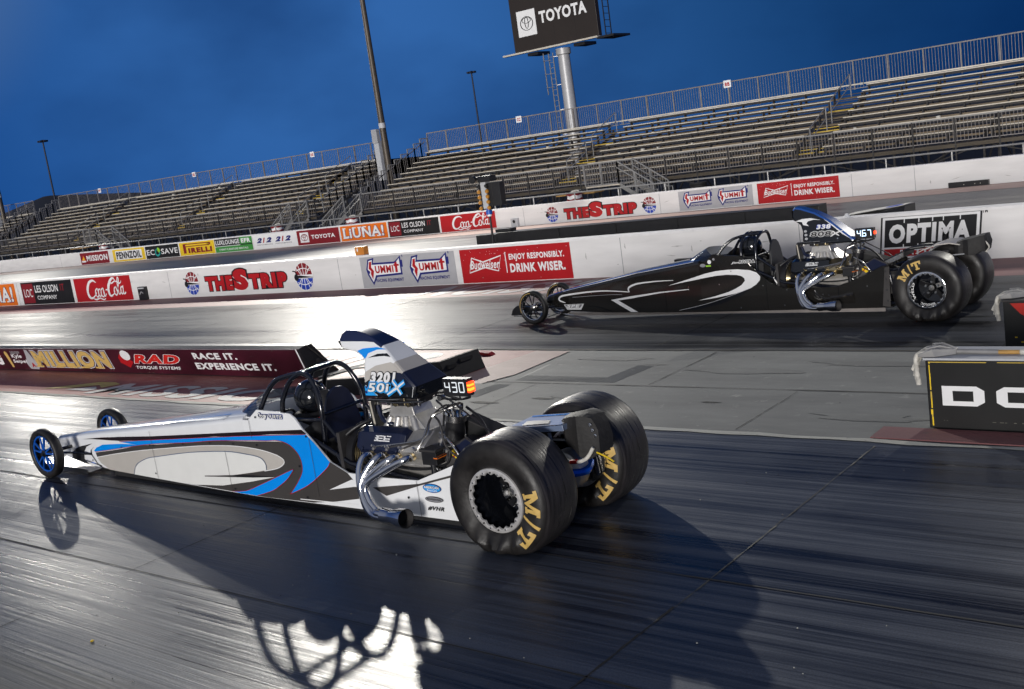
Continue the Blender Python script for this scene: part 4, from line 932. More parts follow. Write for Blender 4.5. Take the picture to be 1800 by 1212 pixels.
# ------------------------------------------------------------------ light poles (the lamps that light the strip) and billboard
def flood_pole(x, y, h, label, power, aim, boxes=True, off=0., rad=.16, arm=1.):
    t = thing('floodlight_pole', label, 'light pole', (x, y, 0), 0, 'floodlight poles behind the stands')
    b = MB(); b.tube([(0, 0, 0), (0, 0, h)], [rad * 1.25, rad * 1.05, rad * .8, rad * .6], 'pole_bronze', 16, 0); b.tube([(0, 0, 5.02), (0, 0, 5.28)], rad * 1.14, 'box_grey', 16); b.build('pole', t, smooth=40)
    if boxes:
        b = MB(); b.box(-.42, -.06, -.42, -.2, 2.35, 4.28, 'box_grey'); b.box(-.40, -.08, -.425, -.42, 3.2, 3.22, 'steel_dark'); b.box(-.40, -.08, -.425, -.42, 2.6, 2.62, 'steel_dark'); b.tube([(-.24, -.425, 3.05), (-.24, -.44, 3.05)], .03, 'steel_dark', 8); b.build('electrical_cabinet', t, bevel=.01)
        b = MB(); b.box(-.46, -.08, -.44, -.2, 4.285, 5.0, 'pole_grey'); b.build('transformer_box', t, bevel=.01)
    d = (Vector(aim) - Vector((x, y, h))).normalized(); sd = d.cross(Vector((0, 0, 1))).normalized()
    b = MB(); b.bar(-sd * 3.6 * arm + Vector((0, 0, h)), sd * 3.9 * arm + Vector((0, 0, h)), .1, .1, 'pole_bronze'); b.bar(-sd * 3.4 * arm + Vector((0, 0, h - .9)), sd * 3.7 * arm + Vector((0, 0, h - .9)), .1, .1, 'pole_bronze'); b.build('crossarm', t)
    for k in range(6):
        p = sd * (-3.2 + 3.2 * (k % 3) + .2) * arm + Vector((0, 0, h + .35 - .9 * (k // 3))) + d * .2
        b = MB(); b.tube([p - d * .35, p - d * .1, p + d * .12], [.12, .2, .28], 'pole_bronze', 14); b.tube([p + d * .121, p + d * .13], .25, 'lamp_glow', 14); b.build('flood_lamp', t, smooth=40)
    l = bpy.data.lights.new('flood_beam', 'SPOT'); l.energy = power; l.color = (1.0, .96, .87); l.spot_size = R(75); l.spot_blend = .6; l.shadow_soft_size = .32
    o = bpy.data.objects.new('flood_beam', l); COL.objects.link(o); o.parent = t; o.location = Vector((0, 0, h - .1)) + d * .8 + sd * off; o.rotation_euler = d.to_track_quat('-Z', 'Y').to_euler()
flood_pole(-40.9, 41.0, 17, 'tall bronze floodlight pole with grey boxes, in the gap between the two main grandstands', 52000, (-7, 9, 0), off=3.4)
flood_pole(-83.0, 41.0, 15.5, 'floodlight pole at the left edge of the picture beyond the left grandstand', 10000, (-12, 7, 0), arm=.28)
flood_pole(-1.0, 41.0, 16, 'floodlight pole standing beyond the right edge of the picture', 9000, (-2, 8, 0), False)
def far_pole(x, y, h, label):
    t = thing('light_pole', label, 'light pole', (x, y, 0), 0, 'distant light poles')
    b = MB(); b.tube([(0, 0, 0), (0, 0, h)], [.15, .10], 'pole_far', 10); b.build('pole', t, smooth=40)
    b = MB(); b.lathe([(.1, h), (.42, h - .06), (.45, h + .06), (.1, h + .16)], 'pole_far', 16, ax='z')
    for k in range(6): a = k * math.pi / 3; b.box(.5 * math.cos(a) - .16, .5 * math.cos(a) + .16, .5 * math.sin(a) - .15, .5 * math.sin(a) + .15, h - .16, h + .08, 'pole_far')
    b.build('lamp_ring', t)
far_pole(-100.6, 120, 14.9, 'thin dark light pole far behind the stands, right of the tall bronze pole'); far_pole(-146.2, 80, 13.8, 'thin dark light pole on the skyline near the hills')
def billboard():
    t = thing('billboard', 'high dark TOYOTA billboard on a thick grey column behind the right grandstand', 'billboard', (-39.15, 55.6, 0))
    g = lambda u, v, w: (u * 6.3 - 3.2, -.6 - w, 8.82 + v * 3.25)
    b = MB(); b.lathe([(.42, 0), (.36, 8.2), (.46, 8.25), (.46, 8.6)], 'pole_grey', 28, ax='z'); b.build('column', t, smooth=40)
    b = MB(); b.box(-3.2, 3.1, -.6, -.25, 8.82, 12.1, 'billboard_brown'); b.box(-3.0, 2.6, -.25, .4, 9.0, 11.9, 'black_satin'); b.build('sign_face', t, bevel=.02)
    b = MB()
    for u in (.25, .5, .75): b.rect(u - .001, .0, u + .001, 1, g, .004, 'black_matt')
    b.rect(.075, .27, .30, .74, g, .01, 'decal_white'); toy_mark(b, g, (.188, .5), .075, .125, 'decal_black', .016)
    b.text('TOYOTA', (.345, .44, .90, .66), g, .012, 'decal_white', .04); b.build('lettering', t)
    b = MB(); b.box(-3.95, 3.2, -.95, -.62, 8.70, 8.80, 'bench_alu'); b.build('catwalk', t)
    b = MB(); b.box(3.1, 4.3, -.9, .9, 8.62, 8.74, 'black_satin')
    for y in (-.3, .3): b.bar((3.4, y, 8.74), (3.4, y, 12.4), .05, .05, 'black_satin')
    for k in range(9): b.bar((3.4, -.3, 8.9 + .38 * k), (3.4, .3, 8.9 + .38 * k), .03, .03, 'black_satin')
    for y in (-.5,): b.bar((3.9, y, 8.74), (3.9, y, 12.4), .04, .04, 'black_satin')
    b.build('side_platform', t)
    for x_ in (-2.3, 1.2): b = MB(); b.box(x_, x_ + .8, -.55, .7, 8.5, 8.68, 'black_satin'); b.build('floodlight_bracket', t)
    b = MB()
    for dx in (-.95, -.62): b.bar((dx, -.25, 3.4), (dx, -.25, 8.45), .05, .05, 'galv')
    for k in range(15): b.bar((-.95, -.25, 3.6 + .33 * k), (-.62, -.25, 3.6 + .33 * k), .025, .025, 'galv')
    b.bar((-1.3, -.3, 6.0), (-1.3, -.3, 8.5), .05, .05, 'galv')
    for z in (3.5, 5.0, 6.5, 8.2): b.bar((-.62, -.25, z), (-.3, -.1, z), .04, .04, 'galv')
    for z in (6.4, 7.2, 8.0): b.tube([(-.6, -.5, z), (-1.0, -.75, z), (-1.3, -.3, z)], .018, 'galv', 6, 4)
    b.build('ladder', t)
billboard()

# ------------------------------------------------------------------ dragsters (nose towards -x, near side -y, rear axle at x = 0)
def hwid(x):
    xs = [(-7.02, .04), (-6.9, .09), (-6.2, .15), (-3.2, .36), (0, .36)]
    for (a, p), (c, q) in zip(xs, xs[1:]):
        if x <= c: return p + (q - p) * max(0, (x - a) / (c - a))
    return .36
hwid_w = hwid
def hwid_b(x): return hwid_w(-4.3 + (x + 4.3) / .70) if x < -4.3 else hwid_w(x)
CUTS = (-6.9, -6.2, -3.2)
def side_fn(dz): return lambda u, v, w: (u, -hwid(u) - w, v + dz)
def inner_fn(dz): return lambda u, v, w: (u, hwid(u) - .014 - w, v + dz)

TYR = [(.222, .165), (.236, .195), (.262, .208), (.30, .220), (.335, .224), (.365, .222), (.395, .212), (.418, .193), (.431, .168), (.437, .13), (.440, .08), (.441, 0)]
TYR = TYR + [(r, -y) for r, y in TYR[-2::-1]]
def sidewall_y(r):
    for (a, p), (c, q) in zip(TYR, TYR[1:]):
        if a <= r <= c: return p + (q - p) * (r - a) / (c - a)
    return .2
def tyre_mesh(side, letters, ls=1.):
    """drag slick squatting on its contact patch, sidewall wrinkled by the launch"""
    b = MB(); n = 120; zc = .388; vs = []
    def defm(r, y, a):
        x = r * math.cos(a); z = r * math.sin(a); dn = max(0., -math.sin(a)); f = max(0, (dn - .25) / .75) ** 1.2
        mid = max(0, 1 - abs(r - .33) / .11)
        yy = y + (1 if y > 0 else -1) * f * mid * ((.034 + .024 * math.sin(15 * a + 34 * r * (1 if math.cos(a) > 0 else -1))))
        z += zc
        if z < .02: yy *= 1 + (.02 - z) * 1.1; x *= 1 + (.02 - z) * .9; z = max(.0, .02 - (.02 - z) * .25) if z > -.06 else 0
        return (x, yy, max(0, z))
    for i in range(n):
        a = 2 * math.pi * i / n
        for r, y in TYR: vs.append(defm(r, y, a))
    q = len(TYR); fs = []; ms = []
    for i in range(n):
        for j in range(q - 1):
            fs.append((i * q + j, i * q + j + 1, ((i + 1) % n) * q + j + 1, ((i + 1) % n) * q + j)); ms.append('tread_rubber' if 7 <= j <= q - 9 else 'rubber')
    b.add(vs, fs, ms)
    if letters is not None:
        a0 = letters
        def lf(s_):
            def fn(u, v, w):
                r = .262 + .065 * (1 - ls) + v * 1.12 * ls; a = a0 - u * ls / .335
                x, y, z = defm(r, sidewall_y(r) + .002 + w, a); return (x, -y, z)
            return fn
        g = lf(1); H = .115
        M_ = [(0, 0), (.055, 0), (.055, .022), (.042, .022), (.042, .072), (.078, .0), (.090, .0), (.126, .072), (.126, .022), (.113, .022), (.113, 0), (.17, 0), (.17, .022), (.156, .022), (.156, .093), (.17, .093), (.17, .115), (.122, .115), (.085, .045), (.048, .115), (0, .115), (0, .093), (.014, .093), (.014, .022), (0, .022)]
        Tt = [(.035, 0), (.105, 0), (.105, .022), (.088, .022), (.088, .045), (.088, .07), (.088, .093), (.112, .093), (.112, .07), (.138, .07), (.138, .115), (.002, .115), (.002, .07), (.028, .07), (.028, .093), (.052, .093), (.052, .07), (.052, .045), (.052, .022), (.035, .022)]
        M_ = [(u - .085, v) for u, v in M_]; b.flat(M_, g, .004, 'gold_letter', cuts=tuple(-.08 + .01 * i for i in range(17)))
        b.stroke([(.128 + .03 * i / 6, -.012 + .135 * i / 6) for i in range(7)], .022, g, .003, 'gold_letter')
        b.flat([(u + .196, v) for u, v in Tt], g, .006, 'gold_letter', cuts=tuple(.2 + .01 * i for i in range(14)))
    return b
def rear_wheel(car, side, letters, kind, rx=0.):
    """side -1: near wheel (dish outward)"""
    y = side * .495
    # rim barrel with a deep black dish; the ring is scalloped
    b = MB(); prof = [(.226, -.19), (.222, -.165), (.212, -.15), (.205, -.02), (.19, .10), (.06, .125), (.05, .05), (.0, .045)]
    b.lathe([(r, h) for r, h in prof], ['black_gloss'] * (len(prof) - 1), 48, (0, 0, .388)); b.lathe([(.226, .19), (.215, .16), (.19, .10)], 'black_gloss', 48, (0, 0, .388))
    o = b.build('rear_wheel', car, smooth=40); o.location = (rx, y, 0)
    tm = tyre_mesh(side, letters, 1. if kind == 'white' else .8).build('tyre', o, smooth=50)
    b = MB(); n = 160; vs = []
    for i in range(n):
        a = 2 * math.pi * i / n; sc = .5 + .5 * math.cos(20 * a); ri = .186 + .016 * (1 - sc) ** .7
        for r, h in ((.236, -.196), (.232, -.208), (.214, -.214), (ri + .004, -.212), (ri, -.200)): vs.append((r * math.cos(a), h, .388 + r * math.sin(a)))
    b.add(vs, [(i * 5 + j, i * 5 + j + 1, ((i + 1) % n) * 5 + j + 1, ((i + 1) % n) * 5 + j) for i in range(n) for j in range(4)], 'bright_alu' if kind == 'white' else 'chrome')
    for k in range(20):
        a = 2 * math.pi * (k + .0) / 20; c = (.208 * math.cos(a), .388 + .208 * math.sin(a)); b.tube([(c[0], -.205, c[1]), (c[0], -.222, c[1])], .0065, 'steel_dark' if k % 2 else 'chrome', 6)
    b.build('beadlock_ring', o, smooth=40)
    b = MB(); b.lathe([(.0, -.02), (.035, -.018), (.045, .0), (.045, .06)], 'brushed', 20, (0, 0, .388))
    for k in range(5):
        a = 2 * math.pi * k / 5 + .3; b.tube([(.075 * math.cos(a), .02, .388 + .075 * math.sin(a)), (.075 * math.cos(a), -.015, .388 + .075 * math.sin(a))], .014, 'chrome', 8); b.bar((.04 * math.cos(a), .05, .388 + .04 * math.sin(a)), (.17 * math.cos(a), .085, .388 + .17 * math.sin(a)), .05, .02, 'black_satin', (0, 1, 0))
    b.build('hub', o, smooth=40)
    if kind == 'black' and side < 0:
        b = MB(); f = lambda u, v, w: (.19 * math.cos(R(185) + u), -.155, .388 + .19 * math.sin(R(185) + u))
        def arc(txt, a0, a1):
            g = lambda u, v, w: ((.168 + v) * math.cos(a0 + (a1 - a0) * u), -.165 - w, .388 + (.168 + v) * math.sin(a0 + (a1 - a0) * u)); b.text(txt, (0, 0, 1, .03), g, .002, 'decal_white', .03)
        arc('WELD', R(215), R(150)); arc('BEADLOC', R(295), R(240)); b.build('rim_lettering', o)
    return o
def front_wheel(car, x, y, kind):
    b = MB(); z = .272; c = (0, 0, 0)
    b.lathe([(.198, -.036), (.214, -.042), (.220, -.036), (.212, -.02), (.212, .02), (.220, .036), (.214, .042), (.198, .036), (.200, 0), (.198, -.036)], 'black_gloss', 48)
    sm = 'anod_blue' if kind == 'white' else 'black_gloss'
    if kind == 'white': b.lathe([(.186, -.034), (.199, -.037), (.199, -.03), (.186, -.026)], 'anod_blue', 48)
    else: b.lathe([(.192, -.037), (.199, -.04), (.199, -.03), (.19, -.03)], 'chrome', 48)
    for k in range(5):
        for s_ in (-1, 1):
            a0 = 2 * math.pi * k / 5 + .25 + s_ * .16; a1 = 2 * math.pi * k / 5 + .25 + s_ * .235
            p = (.035 * math.cos(a0), -.03, .035 * math.sin(a0)); q = (.196 * math.cos(a1), -.026, .196 * math.sin(a1)); b.bar(p, q, .015, .014, sm, (0, 1, 0))
            b.bar(((p[0] + q[0]) / 2, -.036, (p[2] + q[2]) / 2), (q[0], -.034, q[2]), .004, .003, 'chrome', (0, 1, 0))
    b.lathe([(.0, -.062), (.022, -.06), (.028, -.045), (.042, -.038), (.044, .04), (0, .04)], 'black_gloss' if kind == 'white' else 'brushed', 20)
    for k in range(16): a = 2 * math.pi * k / 16; b.tube([(.209 * math.cos(a), -.04, .209 * math.sin(a)), (.209 * math.cos(a), -.046, .209 * math.sin(a))], .006, 'chrome', 6)
    o = b.build('front_wheel', car, smooth=40); o.location = (x, y, z)
    b = MB(); b.lathe([(.212, -.036), (.225, -.050), (.250, -.052), (.265, -.040), (.271, -.018), (.272, 0), (.271, .018), (.265, .04), (.25, .052), (.225, .05), (.212, .036)], 'rubber', 56)
    b.lathe([(.232, -.0525), (.236, -.0535), (.240, -.0525)], 'gold_letter' if kind == 'black' else 'rubber', 56, a0=90, a1=200); b.build('tyre', o, smooth=50)
    return o

def shrink(poly, d):
    n = len(poly); out = []; ar = sum(poly[i][0] * poly[(i + 1) % n][1] - poly[(i + 1) % n][0] * poly[i][1] for i in range(n)); sg = 1 if ar > 0 else -1
    for i in range(n):
        a = Vector(poly[i - 1]); p = Vector(poly[i]); c = Vector(poly[(i + 1) % n]); d1 = (p - a).normalized(); d2 = (c - p).normalized()
        nn = Vector((-(d1 + d2).y, (d1 + d2).x)); nn = nn.normalized() * sg; k = max(.5, nn.dot(Vector((-d1.y, d1.x)) * sg)); out.append(tuple(p + nn * d / k))
    return out
SC_W = [(-2.085, 1.405), (-2.06, 1.455), (-2.0, 1.487), (-1.90, 1.485), (-1.79, 1.46), (-1.699, 1.425), (-1.578, 1.362), (-1.477, 1.278), (-1.437, 1.239), (-1.344, 1.162), (-1.203, 1.052), (-1.235, .944), (-1.78, .955), (-1.785, 1.10), (-1.785, 1.245), (-1.81, 1.272), (-1.889, 1.312), (-1.951, 1.322), (-2.045, 1.34)]
SC_B = [(-1.84, 1.44), (-1.81, 1.475), (-1.72, 1.46), (-1.53, 1.39), (-1.32, 1.27), (-1.14, 1.12), (-1.0, 1.0), (-1.02, .965), (-1.22, .96), (-1.71, .985), (-1.705, 1.15), (-1.73, 1.23), (-1.78, 1.27), (-1.84, 1.31)]
def scoop_w(v, white=True):
    return (.2 - .115 * min(1, max(0, (v - 1.03) / .42))) if white else .165 - .075 * min(1, max(0, (v - .95) / .5))
def scoop(car, kind):
    poly = SC_W if kind == 'white' else SC_B
    sw = lambda v: scoop_w(v, kind == 'white')
    fn = lambda u, v, w: (u, w * sw(v), v)
    inn = shrink(poly, .022); n = len(poly); base = 'white_paint' if kind == 'white' else 'black_gloss'
    rings = []
    for p, s_ in ((inn, -1), (shrink(poly, .006), -.955), (poly, -.86), (poly, .86), (shrink(poly, .006), .955), (inn, 1)): rings.append([fn(u, v, s_) for u, v in p])
    b = MB()
    skin = [base] * n
    if kind == 'white': skin = ['dark_blue_skin'] * 6 + ['white_paint'] * 2 + ['beige_paint', 'navy_satin', 'black_gloss', 'black_gloss', 'sky_skin', 'white_paint'] + ['white_paint'] * 5; skin = ['black_gloss' if k == 'sky_skin' else k for k in skin]
    else: skin = ['deep_blue_paint'] * 6 + ['black_gloss'] * (n - 6)
    for r0, r1 in zip(rings, rings[1:]): b.add(r0 + r1, [(i, (i + 1) % n, n + (i + 1) % n, n + i) for i in range(n)], skin)
    for s_ in (-1, 1): b.flat(inn, fn, s_, base)
    # intake mouth
    p, q = (poly[0], poly[-1]); b.loft([[(p[0] - .004, s_ * .105, p[1] - .005) for s_ in (-1, 1)] + [(q[0] - .004, s_ * .105, q[1] + .006) for s_ in (1, -1)]] * 2, 'decal_black', cap=True)
    g = lambda u, v, w: (u, -sw(v) - w, v)
    if kind == 'white':
        D = dict(dark=[(-2.068, 1.398), (-2.045, 1.442), (-1.99, 1.469), (-1.90, 1.467), (-1.80, 1.444), (-1.71, 1.409), (-1.66, 1.388), (-1.78, 1.396), (-1.90, 1.397)], blue=[(-1.86, 1.322), (-1.796, 1.341), (-1.634, 1.351), (-1.535, 1.334), (-1.636, 1.331), (-1.733, 1.303), (-1.752, 1.276), (-1.768, 1.258), (-1.80, 1.285)],
                 slit=[(-1.741, 1.265), (-1.63, 1.299), (-1.525, 1.303), (-1.485, 1.275), (-1.555, 1.282), (-1.679, 1.274)], gray=[(-1.763, 1.156), (-1.648, 1.207), (-1.481, 1.235), (-1.452, 1.226), (-1.362, 1.152), (-1.426, 1.157), (-1.599, 1.146), (-1.721, 1.095), (-1.763, 1.077)],
                 black=[(-1.763, 1.072), (-1.721, 1.095), (-1.599, 1.146), (-1.426, 1.157), (-1.365, 1.152), (-1.232, 1.045), (-1.255, .966), (-1.611, .97), (-1.671, 1.0), (-1.763, 1.063)], navy=[(-1.426, 1.158), (-1.364, 1.153), (-1.234, 1.05), (-1.42, 1.045), (-1.55, 1.09)], sky=[(-1.762, 1.05), (-1.63, .972), (-1.76, .972)])
        for k, m, w in (('dark', 'dark_blue_skin', .002), ('blue', 'blue_paint', .002), ('slit', 'black_gloss', .002), ('gray', 'beige_paint', .002), ('black', 'black_gloss', .003), ('navy', 'navy_satin', .0045), ('sky', 'decal_sky', .0045)):
            b.flat(D[k], g, w, m)
            b.flat(D[k], lambda u, v, w: (u, sw(v) + w, v), w, m)
        b.text('3201', (-1.70, 1.075, -1.415, 1.162), g, .006, 'decal_white', .06, .12, outline=(('decal_black', .05),), skew=0)
        b.text('50i', (-1.715, 1.005, -1.48, 1.078), g, .010, 'decal_white', .03, .12, outline=(('decal_sky', .10), ('decal_black', .03)))
        for pts in ([(-1.498, .988), (-1.394, 1.041), (-1.309, 1.09)], [(-1.435, 1.096), (-1.381, 1.045), (-1.345, .992)]):
            b.stroke(pts, [.042, .038, .042], g, .020, 'decal_sky', 3); b.stroke(pts, [.010, .020, .012], g, .024, 'decal_white', 3)
        b.disc((-1.30, .98), .010, g, .006, 'chrome', 12); b.disc((-1.745, 1.0), .012, g, .006, 'decal_navy', 10); b.disc((-1.74, 1.04), .010, g, .006, 'decal_navy', 10)
        # rear end of the tray is darker, above it the top skin carries the dark nose patch
        b.flat([(-1.0, 0)] * 0 or [(-.19, .96), (.19, .96), (.165, 1.05), (-.165, 1.05)], lambda u, v, w: (-1.222 + w + .3 * (v - 1.0), u, v), .004, 'black_gloss')
    else:
        b.flat([(-1.80, 1.29), (-1.70, 1.315), (-1.58, 1.318), (-1.44, 1.285), (-1.54, 1.296), (-1.62, 1.28), (-1.645, 1.25), (-1.61, 1.215), (-1.69, 1.235), (-1.705, 1.275)], g, .002, 'decal_white')
        b.flat([(-1.41, 1.30), (-1.3, 1.225), (-1.16, 1.11), (-1.05, 1.02), (-1.15, 1.08), (-1.28, 1.19)], g, .002, 'decal_white')
        b.text('338', (-1.505, 1.165, -1.305, 1.225), g, .004, 'decal_white', .05, .15, outline=(('decal_blue', .05),)); b.text('808', (-1.585, 1.07, -1.30, 1.135), g, .004, 'decal_black', .02, .1, outline=(('decal_white', .10), ('decal_black', .06), ('decal_white', .03)))
        for pts in ([(-1.31, 1.06), (-1.24, 1.10), (-1.14, 1.13)], [(-1.28, 1.135), (-1.24, 1.10), (-1.19, 1.065)]): b.stroke(pts, [.006, .022, .008], g, .018, 'decal_white', 3)
        for q in ((-1.66, 1.15), (-1.655, 1.10), (-1.65, 1.05)): b.disc(q, .022, g, .004, 'decal_grey', 12, .016)
        b.disc((-1.60, 1.01), .010, g, .004, 'chrome', 8); b.disc((-1.22, 1.03), .010, g, .004, 'chrome', 8)
    return b.build('injector_scoop', car, smooth=42)

def dragster(kind, name_label, loc, rz, wb, dz, front_y, letters):
    car = thing('dragster', name_label, 'dragster', loc, rz, 'dragsters racing side by side')
    global hwid
    W = kind == 'white'; hwid = hwid_w if W else hwid_b; base = 'white_paint' if W else 'black_paint'
    sf = side_fn(dz); nf = inner_fn(dz)
    # ---- body: nose shell and side panels, art laid on the skin
    b = MB()
    st = [(-7.02, .20, .26, .285, .04), (-6.9, .14, .31, .34, .09), (-6.45, .10, .365, .405, .132), (-6.2, .075, .40, .445, .15), (-5.3, .055, .50, .55, .213), (-4.3, .05, .615, .675, .283), (-3.5, .05, .715, .775, .339), (-3.2, .05, .755, .815, .36)]
    if not W: st = [((-4.3 + (x + 4.3) * .70 if x < -4.3 else x), zb, zs, zc, h) for x, zb, zs, zc, h in st]
    rings = []
    for x, zb, zs, zc, h in st:
        d = zc - zs; half = [(-h, zb), (-h, zs - .02), (-h, zs), (-h * .95, zs + .35 * d), (-h * .8, zs + .68 * d), (-h * .5, zs + .9 * d), (0, zc)]
        rings.append([(x, y, z + dz) for y, z in half] + [(x, -y, z + dz) for y, z in half[-2::-1]])
    b.loft(rings, base)
    pan = [(-3.2, .05), (-.52, .05), (-.50, .60), (-.60, .585), (-.81, .485), (-1.18, .345), (-1.60, .34), (-1.95, .352), (-2.14, .43), (-2.30, .59), (-2.42, .70), (-2.50, .80), (-2.55, .83), (-2.73, .845), (-2.98, .855), (-3.06, .80), (-3.12, .755), (-3.2, .755)]
    b.plate(pan, sf, -.014, 0, base); b.plate(pan, lambda u, v, w: (u, hwid(u) + w, v + dz), -.014, 0, base)
    b.box(-3.2, -.5, -.34, .34, .05 + dz, .062 + dz, 'black_matt')
    def art(poly, m, w, inner=False, far=True):
        b.flat(poly, sf, w, m, cuts=CUTS)
        if far: b.flat(poly, lambda u, v, w: (u, hwid(u) + w, v + dz), w, m, cuts=CUTS)
        if inner: b.flat([(max(u, -3.15), v) for u, v in poly], nf, w, m)
    if W:
        A = {
            'grey': [(-6.05, .23), (-5.76, .27), (-5.44, .32), (-5.1, .38), (-4.69, .42), (-4.15, .48), (-3.71, .53), (-3.19, .56), (-2.76, .58), (-2.34, .55), (-2.14, .43), (-1.96, .353), (-1.86, .25), (-1.86, .14), (-2.15, .09), (-2.44, .055), (-2.63, .055), (-3.01, .052), (-3.71, .056), (-4.82, .054), (-5.3, .056), (-5.81, .06), (-5.97, .12), (-6.03, .18)],
            'blue': [(-5.47, .39), (-5.17, .42), (-4.68, .47), (-4.14, .52), (-3.7, .56), (-3.17, .61), (-2.385, .66), (-2.3, .59), (-2.145, .43), (-2.19, .38), (-2.39, .25), (-2.53, .18), (-2.72, .11), (-2.6, .22), (-2.51, .33), (-2.5, .42), (-2.53, .49), (-2.62, .56), (-2.76, .59), (-2.92, .58), (-3.18, .57), (-3.71, .53), (-4.15, .48), (-4.69, .43), (-5.1, .38)],
            'beige': [(-6.03, .18), (-5.62, .25), (-5, .34), (-4.16, .44), (-3.88, .47), (-3.48, .5), (-3.2, .51), (-2.97, .49), (-2.8, .46), (-2.72, .42), (-2.73, .38), (-2.83, .33), (-3.01, .3), (-3.55, .21), (-3.98, .17), (-4.4, .13), (-4.82, .06), (-5.3, .058), (-5.81, .062), (-5.97, .12)],
            'inner': [(-5.3, .058), (-5.25, .14), (-5.15, .2), (-4.96, .26), (-4.78, .29), (-4.18, .38), (-3.56, .44), (-3.22, .44), (-3.04, .42), (-2.98, .37), (-2.98, .31), (-3.55, .21), (-3.98, .17), (-3.98, .16), (-2.89, .25), (-3.25, .18), (-3.7, .1), (-4.17, .06), (-4.49, .055), (-4.82, .055)],
            'maroon': [(-6.3, .36), (-5.86, .41), (-5.39, .45), (-4.87, .49), (-4.12, .56), (-3.69, .6), (-3.16, .65), (-2.43, .7), (-2.38, .665), (-2.85, .64), (-3.17, .61), (-3.7, .57), (-4.14, .52), (-4.68, .47), (-5.26, .42), (-5.47, .4), (-5.71, .39), (-6.03, .38)],
            'tear': [(-6.07, .25), (-6, .29), (-5.86, .33), (-5.67, .35), (-5.45, .37), (-5.27, .38), (-5.1, .38), (-5.44, .33), (-5.76, .28), (-6.05, .24)],
            'blade': [(-3.56, .06), (-3.33, .09), (-3.12, .16), (-2.82, .27), (-2.62, .34), (-2.73, .24), (-2.93, .13), (-3.17, .06), (-3.42, .055)],
            'curve': [(-6.04, .3), (-6.13, .25), (-6.13, .2), (-6.04, .11), (-5.96, .08), (-5.81, .06), (-6, .075), (-6.07, .12), (-6.16, .21), (-6.14, .25), (-6.06, .29)],
            'open': [(-6.07, .33), (-6.23, .28), (-6.3, .22), (-6.33, .14), (-6.25, .085), (-6.34, .09), (-6.61, .12), (-6.59, .21), (-6.39, .27)],  # black decal on the skin, painting the dark of the axle opening
            'stripe': [(-1.69, .25), (-1.17, .32), (-.84, .41), (-.55, .50), (-.55, .48), (-.85, .39), (-1.15, .31), (-1.55, .19)]}
        for k, m, w in (('grey', 'charcoal_paint', .002), ('beige', 'beige_paint', .004), ('inner', 'inner_paint', .006), ('blue', 'blue_paint', .004), ('maroon', 'maroon_paint', .004), ('tear', 'blue_paint', .004), ('blade', 'blue_paint', .008), ('curve', 'decal_black', .006), ('open', 'black_matt', .006), ('stripe', 'charcoal_paint', .003)): art(A[k], m, w)
        ln = lambda pts, wd, m, w=.010, sm=4: b.stroke(pts, wd, sf, w, m, sm)
        ln([(-6.03, .18), (-5.62, .25), (-5, .34), (-4.16, .44), (-3.88, .47), (-3.48, .5), (-3.2, .505), (-2.97, .488), (-2.8, .455), (-2.725, .42), (-2.735, .38), (-2.83, .335), (-3.01, .3)], .007, 'decal_white')
        ln([(-5.3, .06), (-5.25, .14), (-5.15, .2), (-4.96, .26), (-4.78, .29), (-4.18, .38), (-3.56, .44), (-3.22, .44), (-3.04, .42), (-2.98, .37), (-2.98, .31)], .007, 'slate_paint')
        ln([(-5.47, .395), (-5.17, .425), (-4.68, .472), (-3.7, .565), (-3.17, .612), (-2.39, .662)], .005, 'red_line'); ln([(-2.72, .11), (-2.6, .22), (-2.51, .33), (-2.5, .42), (-2.53, .49), (-2.62, .56), (-2.76, .59), (-2.92, .58), (-3.18, .57), (-3.71, .53), (-4.15, .48), (-4.69, .43), (-5.1, .38), (-5.76, .28), (-6.05, .24)], .005, 'red_line'); ln([(-2.145, .43), (-2.19, .38), (-2.39, .25), (-2.53, .18), (-2.72, .11)], .006, 'red_line'); ln([(-3.56, .06), (-3.33, .09), (-3.12, .16), (-2.82, .27), (-2.62, .34), (-2.73, .24), (-2.93, .13), (-3.17, .06)], .005, 'red_line')
        b.flat([(-2.21, .19), (-1.92, .30), (-1.86, .30), (-1.86, .24), (-1.9, .24)], sf, .006, 'white_paint'); ln([(-2.6, .075), (-1.9, .085)], .008, 'decal_white', .006)
        b.flat([(-3.98, .167), (-3.55, .205), (-3.2, .225), (-2.9, .252), (-3.2, .245), (-3.55, .215)], sf, .009, 'decal_black')
        # panel joints and quarter-turn fasteners
        for u, z0, z1 in ((-4.83, .06, .55), (-3.55, .06, .45), (-3.1, .60, .76), (-2.35, .12, .63), (-1.19, .052, .344)): b.rect(u - .002, z0, u + .002, z1, sf, .0115, 'charcoal_paint')
        for q in ((-5.45, .335), (-4.87, .40), (-4.8, .405), (-4.25, .46), (-3.78, .505), (-3.4, .525), (-3.05, .535), (-2.38, .645), (-2.53, .375), (-3.5, .09), (-2.5, .10), (-6.13, .14), (-4.86, .11), (-1.3, .2), (-3.0, .79)): b.disc(q, .010, sf, .0125, 'decal_black', 8)
        b.text('Cory', (-2.965, .775, -2.84, .83), sf, .004, 'decal_white', .02, .25, outline=(('decal_blue', .10), ('decal_black', .07))); b.text('CURTIS', (-2.83, .785, -2.645, .822), sf, .004, 'decal_white', .02, .1, outline=(('decal_blue', .10), ('decal_black', .05)))
        b.disc((-1.04, .295), .095, sf, .006, 'decal_navy', 24, .036); b.disc((-1.04, .295), .088, sf, .008, 'decal_sky', 24, .030); b.text('AMERICAN', (-1.115, .293, -.965, .314), sf, .010, 'decal_white', .04, outline=(('decal_navy', .05),)); b.text('Race Cars', (-1.09, .270, -.99, .288), sf, .010, 'decal_white', .02, .2)
